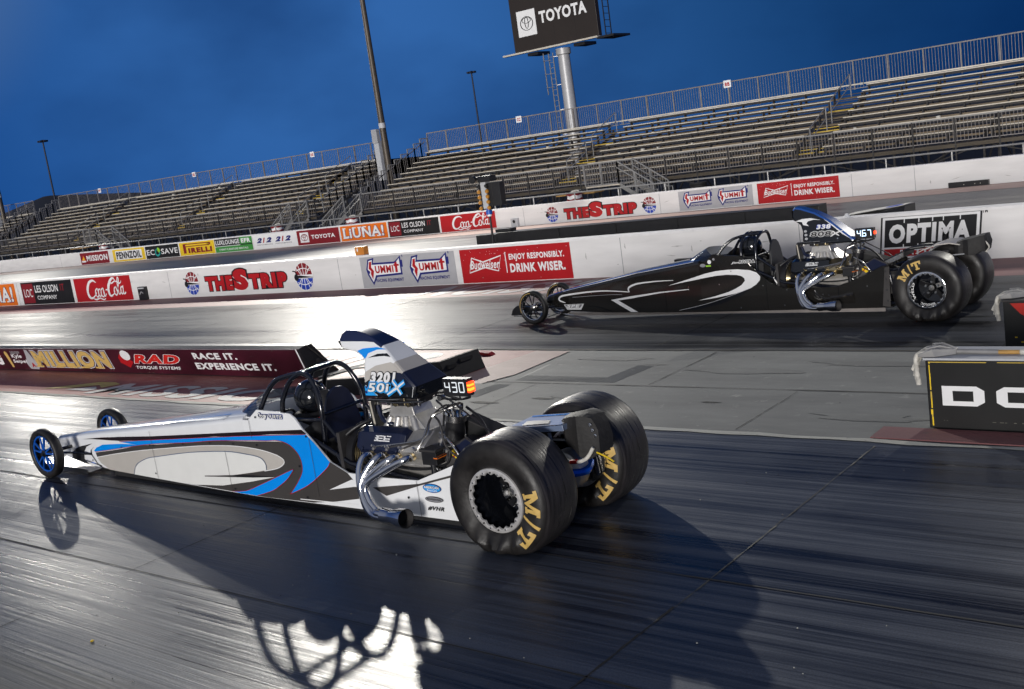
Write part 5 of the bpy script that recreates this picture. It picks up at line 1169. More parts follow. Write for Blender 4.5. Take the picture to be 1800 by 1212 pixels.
        b.disc((-1.035, .205), .095, sf, .006, 'decal_black', 20, .024); b.disc((-1.035, .205), .088, sf, .008, 'decal_midgrey', 20, .018); b.text('PROFESSIONAL', (-1.11, .198, -.96, .214), sf, .010, 'decal_black', .03, .2); b.text('#VHR', (-1.12, .112, -.945, .148), sf, .006, 'decal_black', .04, .4)
        # shoulder colours
        tf = lambda u, v, w: (u, -hwid(u) * (.97 - .62 * v), shoulder(u, .97 - .62 * v) + dz + w + .004)
        def shoulder(u, v):
            for (xa, _, sa, ca, _), (xb, _, sb, cb, _) in zip(st, st[1:]):
                if xa <= u <= xb:
                    k = (u - xa) / (xb - xa); s_ = sa + (sb - sa) * k; d = (ca + (cb - ca) * k) - s_
                    
                    for (fa, ga), (fb, gb) in zip(((1, 0), (.95, .35), (.8, .68), (.5, .9)), ((.95, .35), (.8, .68), (.5, .9), (0, 1))):
                        if fb <= v <= fa: return s_ + d * (ga + (gb - ga) * (fa - v) / (fa - fb))
            return .8
        XC = tuple(-6.9 + .2 * i for i in range(19)) + (-6.45, -6.2)
        def band(pts, m, w=.0):
            n = 36; vs = []; 
            for i in range(n + 1):
                u = pts[0] + (pts[1] - pts[0]) * i / n; t = i / n; v0 = pts[2] + (pts[3] - pts[2]) * t; v1 = pts[4] + (pts[5] - pts[4]) * t
                vs += [tf(u, v0, w), tf(u, (v0 + v1) / 2, w + .001), tf(u, v1, w)]
            b.add(vs, [(3 * i, 3 * i + 3, 3 * i + 4, 3 * i + 1) for i in range(n)] + [(3 * i + 1, 3 * i + 4, 3 * i + 5, 3 * i + 2) for i in range(n)], m)
        band((-6.35, -3.5, .42, .40, .30, .48), 'blue_paint', .002); band((-5.0, -3.5, .28, .02, .29, .40), 'slate_paint'); band((-6.98, -6.4, .0, .1, .98, .98), 'slate_paint')
        for poly, m, w in ((A['maroon'], 'maroon_paint', .004), ): b.flat([(-3.1, .65), (-2.43, .70), (-2.38, .665), (-3.1, .615)], nf, w, m)
        b.flat([(-3.1, .61), (-2.385, .66), (-2.145, .43), (-3.1, .43)], nf, .004, 'blue_paint')
    else:
        sw1 = [(-5.85, .22), (-5.91, .28), (-5.83, .335), (-5.5, .37), (-4.94, .40), (-4.54, .385), (-4.45, .38), (-4.5, .41), (-4.45, .47), (-4.23, .51), (-3.65, .535), (-3.65, .515), (-4.24, .485), (-4.41, .45), (-4.46, .41), (-4.44, .365), (-4.54, .36), (-4.94, .38), (-5.45, .345), (-5.77, .315), (-5.87, .27), (-5.76, .21)]
        sw2 = [(-4.83, .25), (-4.42, .305), (-3.9, .36), (-3.4, .39), (-3.4, .38), (-3.9, .34), (-4.43, .27), (-4.69, .24), (-4.34, .06), (-4.47, .06)]
        ov = [(-3.75, .45), (-3.38, .545), (-2.93, .64), (-2.63, .645), (-2.42, .625), (-2.3, .575), (-2.265, .52), (-2.3, .45), (-2.42, .375), (-2.66, .31), (-2.98, .25), (-3.26, .22), (-3.26, .23), (-2.97, .28), (-2.7, .35), (-2.57, .41), (-2.5, .48), (-2.52, .525), (-2.58, .56), (-2.77, .575), (-3.1, .545), (-3.44, .495), (-3.7, .445)]
        un = [(-3.6, .08), (-3.15, .16), (-2.74, .27), (-2.42, .37), (-2.58, .27), (-2.91, .16), (-3.33, .08)]
        ov = [(-3.75, .448), (-3.38, .535), (-3.1, .605), (-2.93, .632), (-2.75, .643), (-2.6, .642), (-2.42, .622), (-2.32, .585), (-2.27, .53), (-2.28, .48), (-2.34, .42), (-2.44, .365), (-2.66, .305), (-2.98, .25), (-3.26, .22), (-2.97, .278), (-2.78, .325), (-2.66, .37), (-2.56, .42), (-2.505, .475), (-2.51, .515), (-2.55, .545), (-2.62, .563), (-2.77, .573), (-2.93, .566), (-3.1, .545), (-3.44, .495)]
        for p, m, w in ((un, 'black_gloss', .003), (sw2, 'decal_white', .004), (ov, 'decal_white', .004)): art(p, m, w)
        for fy in (sf, lambda u, v, w: (u, hwid(u) + w, v + dz)):
            b.stroke([(-5.76, .212), (-5.87, .245), (-5.885, .285), (-5.80, .325), (-5.5, .360), (-5.2, .383), (-4.94, .392), (-4.7, .383), (-4.47, .368)], [.010, .026, .030, .028, .026, .022, .020, .016, .012], fy, .004, 'decal_white', 5)
            b.stroke([(-4.455, .366), (-4.475, .40), (-4.45, .44), (-4.36, .475), (-4.23, .498), (-3.95, .517), (-3.65, .524)], [.012, .024, .028, .026, .022, .016, .008], fy, .0045, 'decal_white', 5)
        ln = lambda pts, wd, m, w=.006, sm=4: b.stroke(pts, wd, sf, w, m, sm)
        ln([(-3.6, .08), (-3.15, .165), (-2.74, .275), (-2.42, .375)], .006, 'decal_grey'); ln([(-5.6, .30), (-4.9, .33), (-4.6, .33)], .005, 'decal_grey'); ln([(-5.35, .15), (-5.1, .14), (-4.85, .07)], .012, 'black_gloss')
        for u, z0, z1 in ((-3.82, .06, .36), (-2.2, .07, .5), (-1.19, .06, .344)): b.rect(u - .002, z0, u + .002, z1, sf, .008, 'black_gloss')
        rg = random.Random(11)
        for q in ((-3.4, .42), (-2.9, .44), (-2.24, .40), (-1.9, .33), (-1.95, .12), (-2.6, .10), (-2.7, .62), (-5.2, .36), (-1.4, .25), (-1.32, .24), (-.8, .34)): b.disc(q, .009, sf, .008, 'chrome', 8)
        b.text('Jim', (-2.69, .715, -2.56, .75), sf, .004, 'decal_white', .02, .3); b.text('RIVERA', (-2.56, .725, -2.33, .765), sf, .004, 'decal_black', .03, .1, outline=(('decal_white', .09),))
        b.flat([(-5.80, .185), (-5.74, .10), (-5.45, .10), (-5.38, .195)], sf, .004, 'decal_white'); b.flat([(-5.78, .18), (-5.73, .135), (-5.46, .135), (-5.41, .188)], sf, .006, 'decal_midgrey'); b.text('SPE', (-5.74, .13, -5.46, .185), sf, .008, 'decal_white', .07, .2, outline=(('decal_black', .05),))
        b.disc((-3.02, .765), .03, sf, .006, 'decal_white', 14); b.rect(-3.08, .70, -3.0, .72, sf, .006, 'decal_lime'); b.disc((-3.13, .72), .045, sf, .004, 'decal_midgrey', 14, .025); b.disc((-2.95, .80), .018, sf, .006, 'decal_midgrey', 10)
        def tb(x0, x1, v0, v1, m, dw):
            n = 30; vs = []
            for i in range(n + 1):
                u = x0 + (x1 - x0) * i / n
                for (xa, _, sa, ca, _), (xb, _, sb, cb, _) in zip(st, st[1:]):
                    if xa <= u <= xb: k = (u - xa) / (xb - xa); s_ = sa + (sb - sa) * k; d = (ca + (cb - ca) * k) - s_; break
                vs += [(u, -hwid(u) * (1 - .2 * v), s_ + d * (.68 * v) + dz + .004 + dw) for v in (v0, v1)]
            b.add(vs, [(2 * i, 2 * i + 2, 2 * i + 3, 2 * i + 1) for i in range(n)], m)
        tb(-6.0, -3.3, .15, 1.15, 'deep_blue_paint', .0); tb(-5.8, -3.3, .45, .6, 'decal_white', .003)
        b.flat([(-.62, .075), (-.52, .055), (-.50, .58), (-.56, .57)], sf, .004, 'steel_dark')
        for z in (.14, .28, .42, .52): b.disc((-.55, z), .014, sf, .006, 'decal_black', 8)
    b.build('body', car, smooth=40)
    # low rail under the body, splitter and nose plates
    b = MB(); b.plate([(-5.75, -.0), (-.6, -.0), (-.6, .05), (-5.75, .05)], lambda u, v, w: (u, -hwid(u) + .03 - w, v + dz - .002), 0, .012, 'steel' if not W else 'black_matt'); b.build('side_skirt', car)
    b = MB(); zz = .05 if W else .10
    nx = 0. if W else .25
    b.loft([[(-7.05 + nx, -.2, zz), (-7.05 + nx, .2, zz), (-7.05 + nx, .2, zz + .012), (-7.05 + nx, -.2, zz + .012)], [(-6.1, -.24, zz - .03), (-6.1, .24, zz - .03), (-6.1, .24, zz - .018), (-6.1, -.24, zz - .018)]], 'brushed' if W else 'black_satin')
    if W: b.plate([(-7.0, .03), (-6.15, .0), (-6.15, .055), (-7.0, .075)], lambda u, v, w: (u, -.235 - w, v), 0, .006, 'brushed')
    else: b.plate([(-6.82, .07), (-6.40, .07), (-6.36, .22), (-6.58, .25), (-6.70, .22), (-6.78, .16)], lambda u, v, w: (u, -.22 - w, v + .05), 0, .01, 'black_satin'); b.plate([(-6.82, .07), (-6.40, .07), (-6.36, .15), (-6.58, .17), (-6.70, .15), (-6.78, .12)], lambda u, v, w: (u, .10 + w, v + .05), 0, .01, 'black_satin')
    b.build('nose_wing', car)
    # front axle
    b = MB(); b.tube([(wb, -front_y + .06, .272), (wb, -.12, .26 + dz * .4), (wb, .12, .26 + dz * .4), (wb, front_y - .06, .272)], .020, 'black_gloss', 10, 3)
    for s_ in (-1, 1):
        b.tube([(wb, s_ * (front_y - .08), .26), (wb + .45, s_ * .14, .20)], .013, 'black_gloss', 8); b.tube([(wb + .07, s_ * (front_y - .07), .22), (wb + .1, 0, .22)], .010, 'chrome', 8); b.tube([(wb, s_ * (front_y - .10), .20), (wb, s_ * (front_y - .10), .34)], .024, 'black_satin', 10)
        b.tube([(wb + .3, s_ * .16, .13), (wb + .62, s_ * .16, .085)], .008, 'chrome', 6)
    b.build('front_axle', car, smooth=40)
    front_wheel(car, wb, -front_y, kind); front_wheel(car, wb, front_y, kind)
    rx = -.14 if W else .05
    rear_wheel(car, -1, letters[0], kind, rx); rear_wheel(car, 1, letters[1], kind, rx)
    # ---- cockpit: windscreen, cage, seat, headrest
    base_c = [(-3.06, -.335, .77), (-3.25, -.29, .765), (-3.42, -.18, .775), (-3.48, 0, .79)]; top_c = [(-2.99, -.335, .86), (-3.07, -.27, .90), (-3.16, -.15, .925), (-3.2, 0, .935)]
    mir = lambda c: c + [(x, -y, z) for x, y, z in c[-2::-1]]
    A1 = crom(mir(base_c), 5); A2 = crom(mir(top_c), 5)
    b = MB(); b.loft([[Vector((p.x, p.y, p.z + dz)) for p in A1], [Vector(((p.x + q.x) / 2 - .01, (p.y + q.y) / 2 * 1.02, (p.z + q.z) / 2 + dz)) for p, q in zip(A1, A2)], [Vector((p.x, p.y, p.z + dz)) for p in A2]], 'tinted_screen', cap=False, closed=False); b.tube([Vector((p.x, p.y, p.z + dz)) for p in A1], .008, base, 6); b.build('windscreen', car, smooth=60)
    b = MB(); T = lambda pts, r=.021, sm=5: b.tube([(x, y, z + dz) for x, y, z in pts], r, 'tube_black', 10, sm)
    if W:
        for s_ in (-1, 1):
            T([(-2.77, s_ * .24, .40), (-2.765, s_ * .25, .82), (-2.72, s_ * .235, .97), (-2.63, s_ * .215, 1.09), (-2.50, s_ * .20, 1.145), (-2.38, s_ * .21, 1.10), (-2.30, s_ * .23, .97), (-2.27, s_ * .25, .80), (-2.30, s_ * .25, .45)], .022)
            T([(-2.52, s_ * .20, 1.145), (-2.68, s_ * .205, 1.12), (-2.82, s_ * .23, 1.08), (-2.93, s_ * .26, .97), (-3.03, s_ * .31, .78)], .022); T([(-2.29, s_ * .25, .78), (-1.95, s_ * .27, .46)], .016, 0)
        T([(-2.50, -.20, 1.145), (-2.50, .20, 1.145)], .020, 0); T([(-2.66, -.21, 1.12), (-2.66, .21, 1.12)], .018, 0); T([(-2.28, -.25, .80), (-2.28, .25, .80)], .016, 0); T([(-2.77, -.25, .74), (-2.28, -.25, .76)], .017, 0)
    else:
        for x0 in (-2.55, -2.33):
            T([(x0 - .02, -.27, .45), (x0 - .02, -.27, .80), (x0 - .02, -.21, 1.00), (x0, -.09, 1.09), (x0, .09, 1.09), (x0 - .02, .21, 1.00), (x0 - .02, .27, .80), (x0 - .02, .27, .45)])
        for s_ in (-1, 1):
            T([(-2.54, s_ * .13, 1.08), (-2.72, s_ * .18, 1.04), (-2.86, s_ * .24, .93), (-2.98, s_ * .30, .76)]); T([(-2.55, s_ * .12, 1.085), (-2.33, s_ * .12, 1.085)], .018, 0); T([(-2.33, s_ * .27, .78), (-1.95, s_ * .25, .50)], .018, 0)
        T([(-2.33, -.26, .80), (-2.33, .26, .80)], .016, 0)
    b.build('roll_cage', car, smooth=50)
    hx0 = -2.33 if W else -2.20; b = MB(); hd = [(-.21, .45), (.21, .45), (.21, .62), (.165, .84), (.12, .93), (.06, .975), (0, .985), (-.06, .975), (-.12, .93), (-.165, .84), (-.21, .62)]
    b.plate(hd, lambda u, v, w: (hx0 + w + .06 * (.985 - v), u, v + dz), 0, .02, 'navy_satin' if W else 'black_satin')
    b.plate([(-.27, .06), (.27, .06), (.27, .36), (-.27, .36)], lambda u, v, w: (-2.24 + w, u, v + dz), 0, .012, 'black_matt'); b.build('headrest', car, bevel=.006)
    sz = .58 if W else .70
    b = MB(); b.loft([[(-2.3, -.24, .2 + dz), (-2.3, .24, .2 + dz), (-2.27, .22, sz + dz), (-2.27, -.22, sz + dz)], [(-2.42, -.26, .2 + dz), (-2.42, .26, .2 + dz), (-2.34, .24, sz + dz), (-2.34, -.24, sz + dz)]], 'black_matt'); b.box(-2.95, -2.35, -.25, .25, .14 + dz, .22 + dz, 'black_matt'); b.build('seat', car, bevel=.02)
    b = MB(); b.tube([(-3.05 + .03 * math.sin(a), .11 * math.cos(a), .68 + dz + .07 * math.sin(a)) for a in [i * math.pi / 8 for i in range(16)]], .012, 'black_satin', 8, 0, closed=True); b.tube([(-3.05, 0, .68 + dz), (-3.4, 0, .6 + dz)], .014, 'steel', 8); b.bar((-3.05, -.1, .68 + dz), (-3.05, .1, .68 + dz), .02, .012, 'steel'); b.build('steering_wheel', car, smooth=40)
    b = MB(); b.box(-3.32, -3.24, -.2, .2, .70 + dz, .80 + dz, 'black_satin'); b.box(-3.245, -3.238, -.16, -.02, .72 + dz, .78 + dz, 'decal_blue'); b.disc((.08, .75), .025, lambda u, v, w: (-3.238, u, v + dz), 0, 'decal_orange', 12); b.build('dashboard', car, bevel=.006)
    # ---- chassis tubes round the engine
    b = MB()
    for s_ in (-1, 1):
        T2 = lambda pts, r=.02, sm=0: b.tube([(x, s_ * y, z + dz) for x, y, z in pts], r, 'tube_black', 8, sm)
        T2([(-2.4, .31, .62), (-1.95, .31, .42), (-1.2, .31, .33), (-.55, .28, .52), (-.05, .22, .55)]); T2([(-2.4, .32, .08), (-.3, .28, .1), (-.05, .22, .3)]); T2([(-1.2, .31, .33), (-.9, .3, .1)]); T2([(-.55, .28, .52), (-.45, .28, .1)]); T2([(-2.1, .31, .5), (-1.9, .31, .1)])
    b.tube([(-2.12, -.28, .60 + dz), (-2.02, .1, .66 + dz), (-1.98, .3, .68 + dz)], .024, 'tube_black', 10); b.tube([(-2.06, -.28, .56 + dz), (-1.96, .3, .63 + dz)], .018, 'black_satin', 8)
    b.build('chassis', car, smooth=40)
    # ---- radiator fan
    b = MB(); fx = lambda y, z, x=0: (-1.96 + x, y - .06, z + .44 + dz)
    b.T = Matrix.Translation((-1.97, -.06, .44 + dz)); b.lathe([(.235, -.05), (.245, -.04), (.245, .03), (.225, .035), (.22, -.02)], 'black_satin', 36, ax='x'); b.lathe([(.0, .045), (.06, .04), (.065, .0)], 'black_satin', 20, ax='x')
    for r in [.085 + .02 * i for i in range(7)]: b.tube([(.03, r * math.cos(a), r * math.sin(a)) for a in [2 * math.pi * i / 32 for i in range(32)]], .0028, 'gold_alu', 5, closed=True)
    for k in range(10): a = 2 * math.pi * k / 10; b.bar((.026, .06 * math.cos(a), .06 * math.sin(a)), (.026, .225 * math.cos(a + .15), .225 * math.sin(a + .15)), .009, .006, 'black_satin', (1, 0, 0))
    for k in range(7): a = 2 * math.pi * k / 7; b.add([(-.01, .05 * math.cos(a), .05 * math.sin(a)), (.012, .06 * math.cos(a + .5), .06 * math.sin(a + .5)), (.012, .215 * math.cos(a + .42), .215 * math.sin(a + .42)), (-.01, .215 * math.cos(a), .215 * math.sin(a))], [(0, 1, 2, 3)], 'black_satin')
    b.box(-.08, -.045, -.27, .27, -.27, .24, 'steel_dark'); b.T = None; b.build('radiator_fan', car, smooth=40)
    # ---- engine
    eng = MB(); E_ = lambda *a: eng.box(*a)
    z0 = dz
    eng.loft([[(x, y, z + z0) for y, z in ((-.20, .20), (.20, .20), (.24, .42), (.12, .62), (-.12, .62), (-.24, .42))] for x in (-1.80, -1.08)], 'cast_alu')
    E_(-1.7, -1.2, -.14, .14, .10 + z0, .2 + z0, 'black_satin')
    eng.lathe([(.0, .0), (.11, .0), (.115, .03), (.10, .05)], 'black_satin', 20, (-1.86, 0, .34 + z0), 'x'); eng.lathe([(.0, .0), (.07, .0), (.075, .03), (.06, .05)], 'brushed', 18, (-1.86, .06, .56 + z0), 'x')
    E_(-1.08, -.92, -.22, .22, .2 + z0, .56 + z0, 'cast_alu'); eng.build('engine_block', car, bevel=.012)
    for s_ in (-1, 1):
        b = MB(); sec = [(-.12, .60), (-.30, .50), (-.335, .56), (-.315, .61), (-.17, .70)]
        b.loft([[(x, s_ * abs(y), z + z0) for y, z in sec] for x in (-1.81, -1.10)], 'gold_alu' if not W else 'cast_alu')
        for i in range(4):
            x = -1.68 + .147 * i; yy = s_ * .325; b.tube([(x, s_ * .29, .53 + z0), (x, s_ * .35, .515 + z0)], [.036, .034], 'gold_alu', 12); b.tube([(x + .06, s_ * .30, .585 + z0), (x + .06, s_ * .36, .575 + z0)], .013, 'black_satin', 8)
            b.tube([(x + .07, s_ * .27, .57 + z0), (x + .03, s_ * .345, .60 + z0)], .010, 'chrome', 8)
        b.build('cylinder_head', car, bevel=.006)
        b = MB(); sec = [(.315, .52), (.34, .565), (.285, .69), (.20, .72), (.15, .68), (.17, .63)]
        rings = []
        for x, k in ((-1.84, .80), (-1.80, 1), (-1.36, 1), (-1.31, .80)):
            cy, cz = .25, .63; rings.append([(x, s_ * (cy + (y - cy) * k), cz + (z - cz) * k + z0) for y, z in sec])
        b.loft(rings, 'navy_satin' if W else 'black_gloss')
        for i in range(4): x = -1.76 + .125 * i; b.tube([(x, s_ * .325, .56 + z0), (x, s_ * .348, .573 + z0)], .018, 'navy_satin' if W else 'black_gloss', 8)
        gf = lambda u, v, w: (u, s_ * (.335 - .05 * v + .0 + w * .87), .60 + .09 * v + .5 * w + z0)
        for (u0, v0, u1, v1) in ((-1.62, .70, -1.53, .78), (-1.625, .52, -1.54, .6), (-1.63, .32, -1.46, .42), (-1.50, .70, -1.45, .78), (-1.52, .50, -1.46, .58), (-1.61, .36, -1.585, .76), (-1.53, .36, -1.51, .76)): b.rect(u0, v0, u1, v1, gf, .004, 'decal_white')
        b.build('valve_cover', car, bevel=.008)
        # headers and collector
        b = MB(); hx = lambda i: -1.68 + .147 * i
        for i in range(4):
            x = hx(i); xe = -1.665 + .030 * i
            pts = [(x, .33, .525), (x - .02, .40, .515), (x * .55 + (xe - .03) * .45 - .02, .455, .44), (xe - .025, .495 + .012 * (i % 2), .33), (xe + .0, .51 + .02 * (i % 2), .215), (-1.60 + .04 * i, .535 + .02 * (i % 2), .125 + .018 * (i // 2)), (-1.46, .56 + .025 * (i % 2), .105 + .03 * (i // 2)), (-1.33, .585 + .015 * (i % 2), .115 + .02 * (i // 2))]
            b.tube([(p[0], s_ * p[1], p[2] + z0) for p in pts], .0275, 'chrome', 14, 6, cap=False)
        b.build('exhaust_header', car, smooth=60)
        b = MB(); d = Vector((.97, .19 * s_, .06)).normalized(); p0 = Vector((-1.38, s_ * .58, .125 + z0))
        for k, pr in enumerate(([(0, .060), (.08, .054), (.12, .054), (.20, .072), (.29, .074)],)):
            b.tube([p0 + d * a for a, r in pr], [r for a, r in pr], 'chrome', 24, 0, cap=False)
        b.tube([p0 + d * .289, p0 + d * .22], [.070, .060], 'steel_dark', 24, cap=False); b.tube([p0 + d * .21, p0 + d * .20], .064, 'black_matt', 24); b.build('exhaust_collector', car, smooth=60)
    # intake, throttle body, linkage
    b = MB(); rect_ = lambda x0, x1, y, z: [(x0, -y, z + z0), (x1, -y, z + z0), (x1, y, z + z0), (x0, y, z + z0)]
    b.loft([rect_(-1.72, -1.18, .17, .58), rect_(-1.70, -1.20, .15, .68), rect_(-1.62, -1.34, .115, .80), rect_(-1.60, -1.36, .11, .865)], 'cast_alu')
    for i in range(4):
        for s_ in (-1, 1): x = -1.66 + .13 * i; b.tube([(x, s_ * .17, .62 + z0), (x * .6 - 1.48 * .4, s_ * .12, .78 + z0)], [.042, .03], 'cast_alu', 10)
    b.build('intake_manifold', car, bevel=.008)
    b = MB(); b.box(-1.63, -1.33, -.115, .115, .868 + z0, .905 + z0, 'black_satin'); b.box(-1.66, -1.28, -.13, .13, .908 + z0, .945 + z0, 'steel_dark')
    for y in (-.15, -.12, .13): b.tube([(-1.80, y, .915 + z0), (-1.5, y - .01, .905 + z0), (-1.2, y, .92 + z0)], .009, 'chrome' if y < -.13 else 'black_satin', 8)
    b.tube([(-1.78, -.16, .925 + z0), (-1.55, -.17, .93 + z0), (-1.45, -.14, .93 + z0)], .012, 'brushed', 8)
    for x in (-1.70, -1.55, -1.40, -1.25): b.tube([(x, -.14, .88 + z0), (x, -.14, .945 + z0)], .014, 'brushed' if x != -1.4 else 'gold_alu', 8)
    for x in (-1.52, -1.38): b.tube([(x, -.118, .885 + z0), (x, -.135, .885 + z0)], .022, 'gold_alu', 10)
    b.build('throttle_body', car, bevel=.003)
    scoop(car, kind)
    b = MB(); b.loft([[(-1.82, y, z + z0) for y, z in ((-.13, .68), (-.05, .68), (-.05, .90), (-.13, .90))], [(-1.76, y, z + z0) for y, z in ((-.13, .66), (-.05, .66), (-.05, .90), (-.13, .90))]], 'black_satin'); b.tube([(-1.75, -.10, .86 + z0), (-1.70, -.12, .76 + z0), (-1.6, -.15, .73 + z0), (-1.55, -.12, .70 + z0)], .02, 'navy_satin', 10, 4); b.tube([(-1.78, -.135, .70 + z0), (-1.80, -.135, .90 + z0)], .008, 'bench_alu', 6); b.build('coolant_tank', car, smooth=40)
    # ignition, hoses, cables
    b = MB(); b.tube([(-1.06, 0, .58 + z0), (-1.02, 0, .74 + z0)], [.08, .075], 'black_satin', 16); b.tube([(-1.02, 0, .74 + z0), (-1.01, 0, .79 + z0)], .09, 'brushed', 16)
    rg = random.Random(5)
    for k in range(8):
        a = k * math.pi / 4; s_ = 1 if k % 2 else -1; x = -1.66 + .147 * (k // 2)
        b.tube([(-1.01 + .05 * math.cos(a), .05 * math.sin(a), .79 + z0), (-1.0 + .07 * math.cos(a), .08 * math.sin(a) - .03, .85 + z0 + .02 * rg.random()), (-1.12, s_ * .16, .80 + z0), (max(x, -1.15) + .02, s_ * .28, .66 + z0), (x + .06, s_ * .33, .59 + z0)], .0075, 'steel_dark' if k % 3 else 'brushed', 6, 5)
    b.build('magneto', car, smooth=40)
    b = MB(); tb_ = lambda pts, r=.011, m='black_satin': b.tube([(x, y, z + z0) for x, y, z in pts], r, m, 7, 6)
    tb_([(-1.15, -.05, .95), (-1.0, -.08, .93), (-.8, -.12, .84), (-.55, -.15, .70), (-.45, -.16, .60)], .007); tb_([(-1.1, -.1, .92), (-1.02, -.12, .86), (-1.05, -.12, .72)], .008)
    tb_([(-2.1, -.25, .40), (-2.08, -.27, .58), (-1.9, -.15, .72), (-1.70, .15, .76), (-1.6, .22, .74)], .019); tb_([(-1.9, -.27, .45), (-1.3, -.27, .40), (-.95, -.26, .46), (-.9, -.25, .6)], .010)
    tb_([(-1.2, -.28, .52), (-1.02, -.30, .44), (-1.0, -.28, .34), (-1.4, -.3, .30)], .013, 'brushed'); tb_([(-1.05, -.2, .82), (-.95, -.26, .78), (-.9, -.28, .60), (-.72, -.28, .5)], .009, 'steel_dark'); tb_([(-1.0, -.22, .70), (-.85, -.27, .62), (-.74, -.27, .46)], .010, 'brushed')
    tb_([(-1.9, -.2, .3), (-1.6, -.28, .26), (-1.2, -.3, .30), (-1.0, -.3, .38)], .009, 'steel_dark'); tb_([(-1.02, .15, .8), (-.85, .1, .72), (-.7, 0, .6), (-.6, -.1, .5)], .012)
    b.build('hoses', car, smooth=60)
    # gearbox area, blower pump and shields
    b = MB(); b.loft([[(-.95, y, z + z0) for y, z in ((-.26, .16), (.26, .16), (.26, .52), (.18, .60), (-.18, .60), (-.26, .52))], [(-.30, y, z + z0) for y, z in ((-.12, .22), (.12, .22), (.12, .40), (.08, .45), (-.08, .45), (-.12, .40))]], 'steel_dark')
    b.plate([(-1.02, .40), (-.62, .40), (-.55, .60), (-.72, .68), (-.95, .56)], lambda u, v, w: (u, -.20 - w - .15 * (u + 1.02), v + z0), 0, .01, 'navy_satin'); b.disc((-.86, .535), .05, lambda u, v, w: (u, -.215 - w - .15 * (u + 1.02), v + z0), 0, 'decal_yellow', 20, .042); b.stroke([(-.885, .515), (-.86, .54), (-.835, .555)], .012, lambda u, v, w: (u, -.215 - w - .15 * (u + 1.02), v + z0), .003, 'decal_red')
    b.loft([[(-1.02, y, z + z0) for y, z in ((.08, .45), (.24, .45), (.24, .74), (.10, .72))], [(-.62, y, z + z0) for y, z in ((.08, .45), (.24, .45), (.24, .60), (.10, .58))]], 'black_matt'); b.build('bellhousing', car, bevel=.008)
    b = MB(); b.box(-1.12, -.97, -.34, -.24, .47 + z0, .57 + z0, 'black_satin'); b.loft([[(x, y, z + z0) for x, y in ((-1.13, -.35), (-.96, -.35), (-.96, -.23), (-1.13, -.23))] for z in (.572, .60)], 'steel_dark'); b.box(-1.0, -.95, -.345, -.235, .52 + z0, .54 + z0, 'decal_orange'); b.tube([(-1.04, -.30, .47 + z0), (-1.04, -.30, .36 + z0)], .03, 'black_gloss', 10); b.tube([(-.98, -.30, .44 + z0), (-.98, -.30, .3 + z0)], .022, 'steel_dark', 10); b.build('fuel_pump', car, bevel=.006)
    # dial-in board
    b = MB(); bx = -.93 if W else -.90
    yb = -.03; b.box(bx - .125, bx + .125, yb - .02, yb + .05, .945 + z0 * .6, 1.08 + z0 * .6, 'black_satin'); zb_ = .955 + z0 * .6
    df = lambda u, v, w: (u, yb - .02 - w, v)
    segs = {'4': 'fgbc', '3': 'abgcd', '0': 'abcdef', '6': 'acdefg', '7': 'abc'}
    def dig(ch, u, v, W_, H_, m, t_=.009):
        P = {'a': (u, v + H_, u + W_, v + H_), 'g': (u, v + H_ / 2, u + W_, v + H_ / 2), 'd': (u, v, u + W_, v), 'f': (u, v + H_ / 2, u, v + H_), 'b': (u + W_, v + H_ / 2, u + W_, v + H_), 'e': (u, v, u, v + H_ / 2), 'c': (u + W_, v, u + W_, v + H_ / 2)}
        for s_ in segs[ch]: q = P[s_]; b.stroke([(q[0], q[1]), (q[2], q[3])], t_, df, .003, m)
    if W:
        for k, ch in enumerate('430'): dig(ch, bx - .10 + .072 * k, zb_ + .022, .045, .075, 'led_white')
    else:
        for k, ch in enumerate('467'): dig(ch, bx - .09 + .068 * k, zb_ + .025, .042, .075, 'led_blue')
        b.rect(bx - .033, zb_ + .018, bx - .022, zb_ + .030, df, .003, 'led_blue')
    if W: b.box(bx + .126, bx + .15, yb - .025, yb + .04, zb_ + .02, zb_ + .10, 'led_red'); b.box(bx + .128, bx + .152, yb - .028, yb + .03, zb_ + .035, zb_ + .055, 'led_amber'); b.box(bx + .128, bx + .152, yb - .028, yb + .03, zb_ + .07, zb_ + .085, 'led_amber')
    else: b.box(bx + .126, bx + .14, yb - .02, yb + .03, zb_ + .04, zb_ + .08, 'led_red')
    for pts in ([(bx - .12, yb, zb_ - .01), (bx, yb + .02, zb_ - .045), (bx + .12, yb, zb_ - .02)], [(bx, yb + .02, zb_ - .045), (bx - .12, yb + .02, zb_ - .05), (bx - .2, yb + .02, zb_ - .03)]): b.tube(pts, .010, 'black_satin', 8, 4)
    b.tube([(bx, yb + .02, zb_ - .04), (bx, yb + .02, zb_)], .007, 'black_satin', 6); b.tube([(bx - .2, yb, zb_ - .04), (bx - .2, yb + .05, zb_ - .04)], .022, 'brushed', 10); b.build('dial_in_board', car)
    # rear end: axle, deck wing, parachute pack
    b = MB(); b.tube([(0, -.30, .40), (0, .30, .40)], .045, 'steel_dark', 14); b.tube([(0, -.12, .40), (0, -.06, .40), (0, .06, .40), (0, .12, .40)], [.07, .15, .15, .07], 'cast_alu', 18)
    for s_ in (-1, 1):
        b.tube([(-.05, s_ * .22, .55 + z0), (.10, s_ * .2, .50 + z0), (.12, s_ * .2, .3)], .02, 'tube_black', 8); b.bar((.02, s_ * .24, .25), (.08, s_ * .24, .58), .03, .05, 'bench_alu' if s_ < 0 else 'steel_dark'); b.lathe([(.10, .0), (.17, .0), (.17, .012), (.10, .012)], 'brushed', 24, (0, s_ * .235, .40))
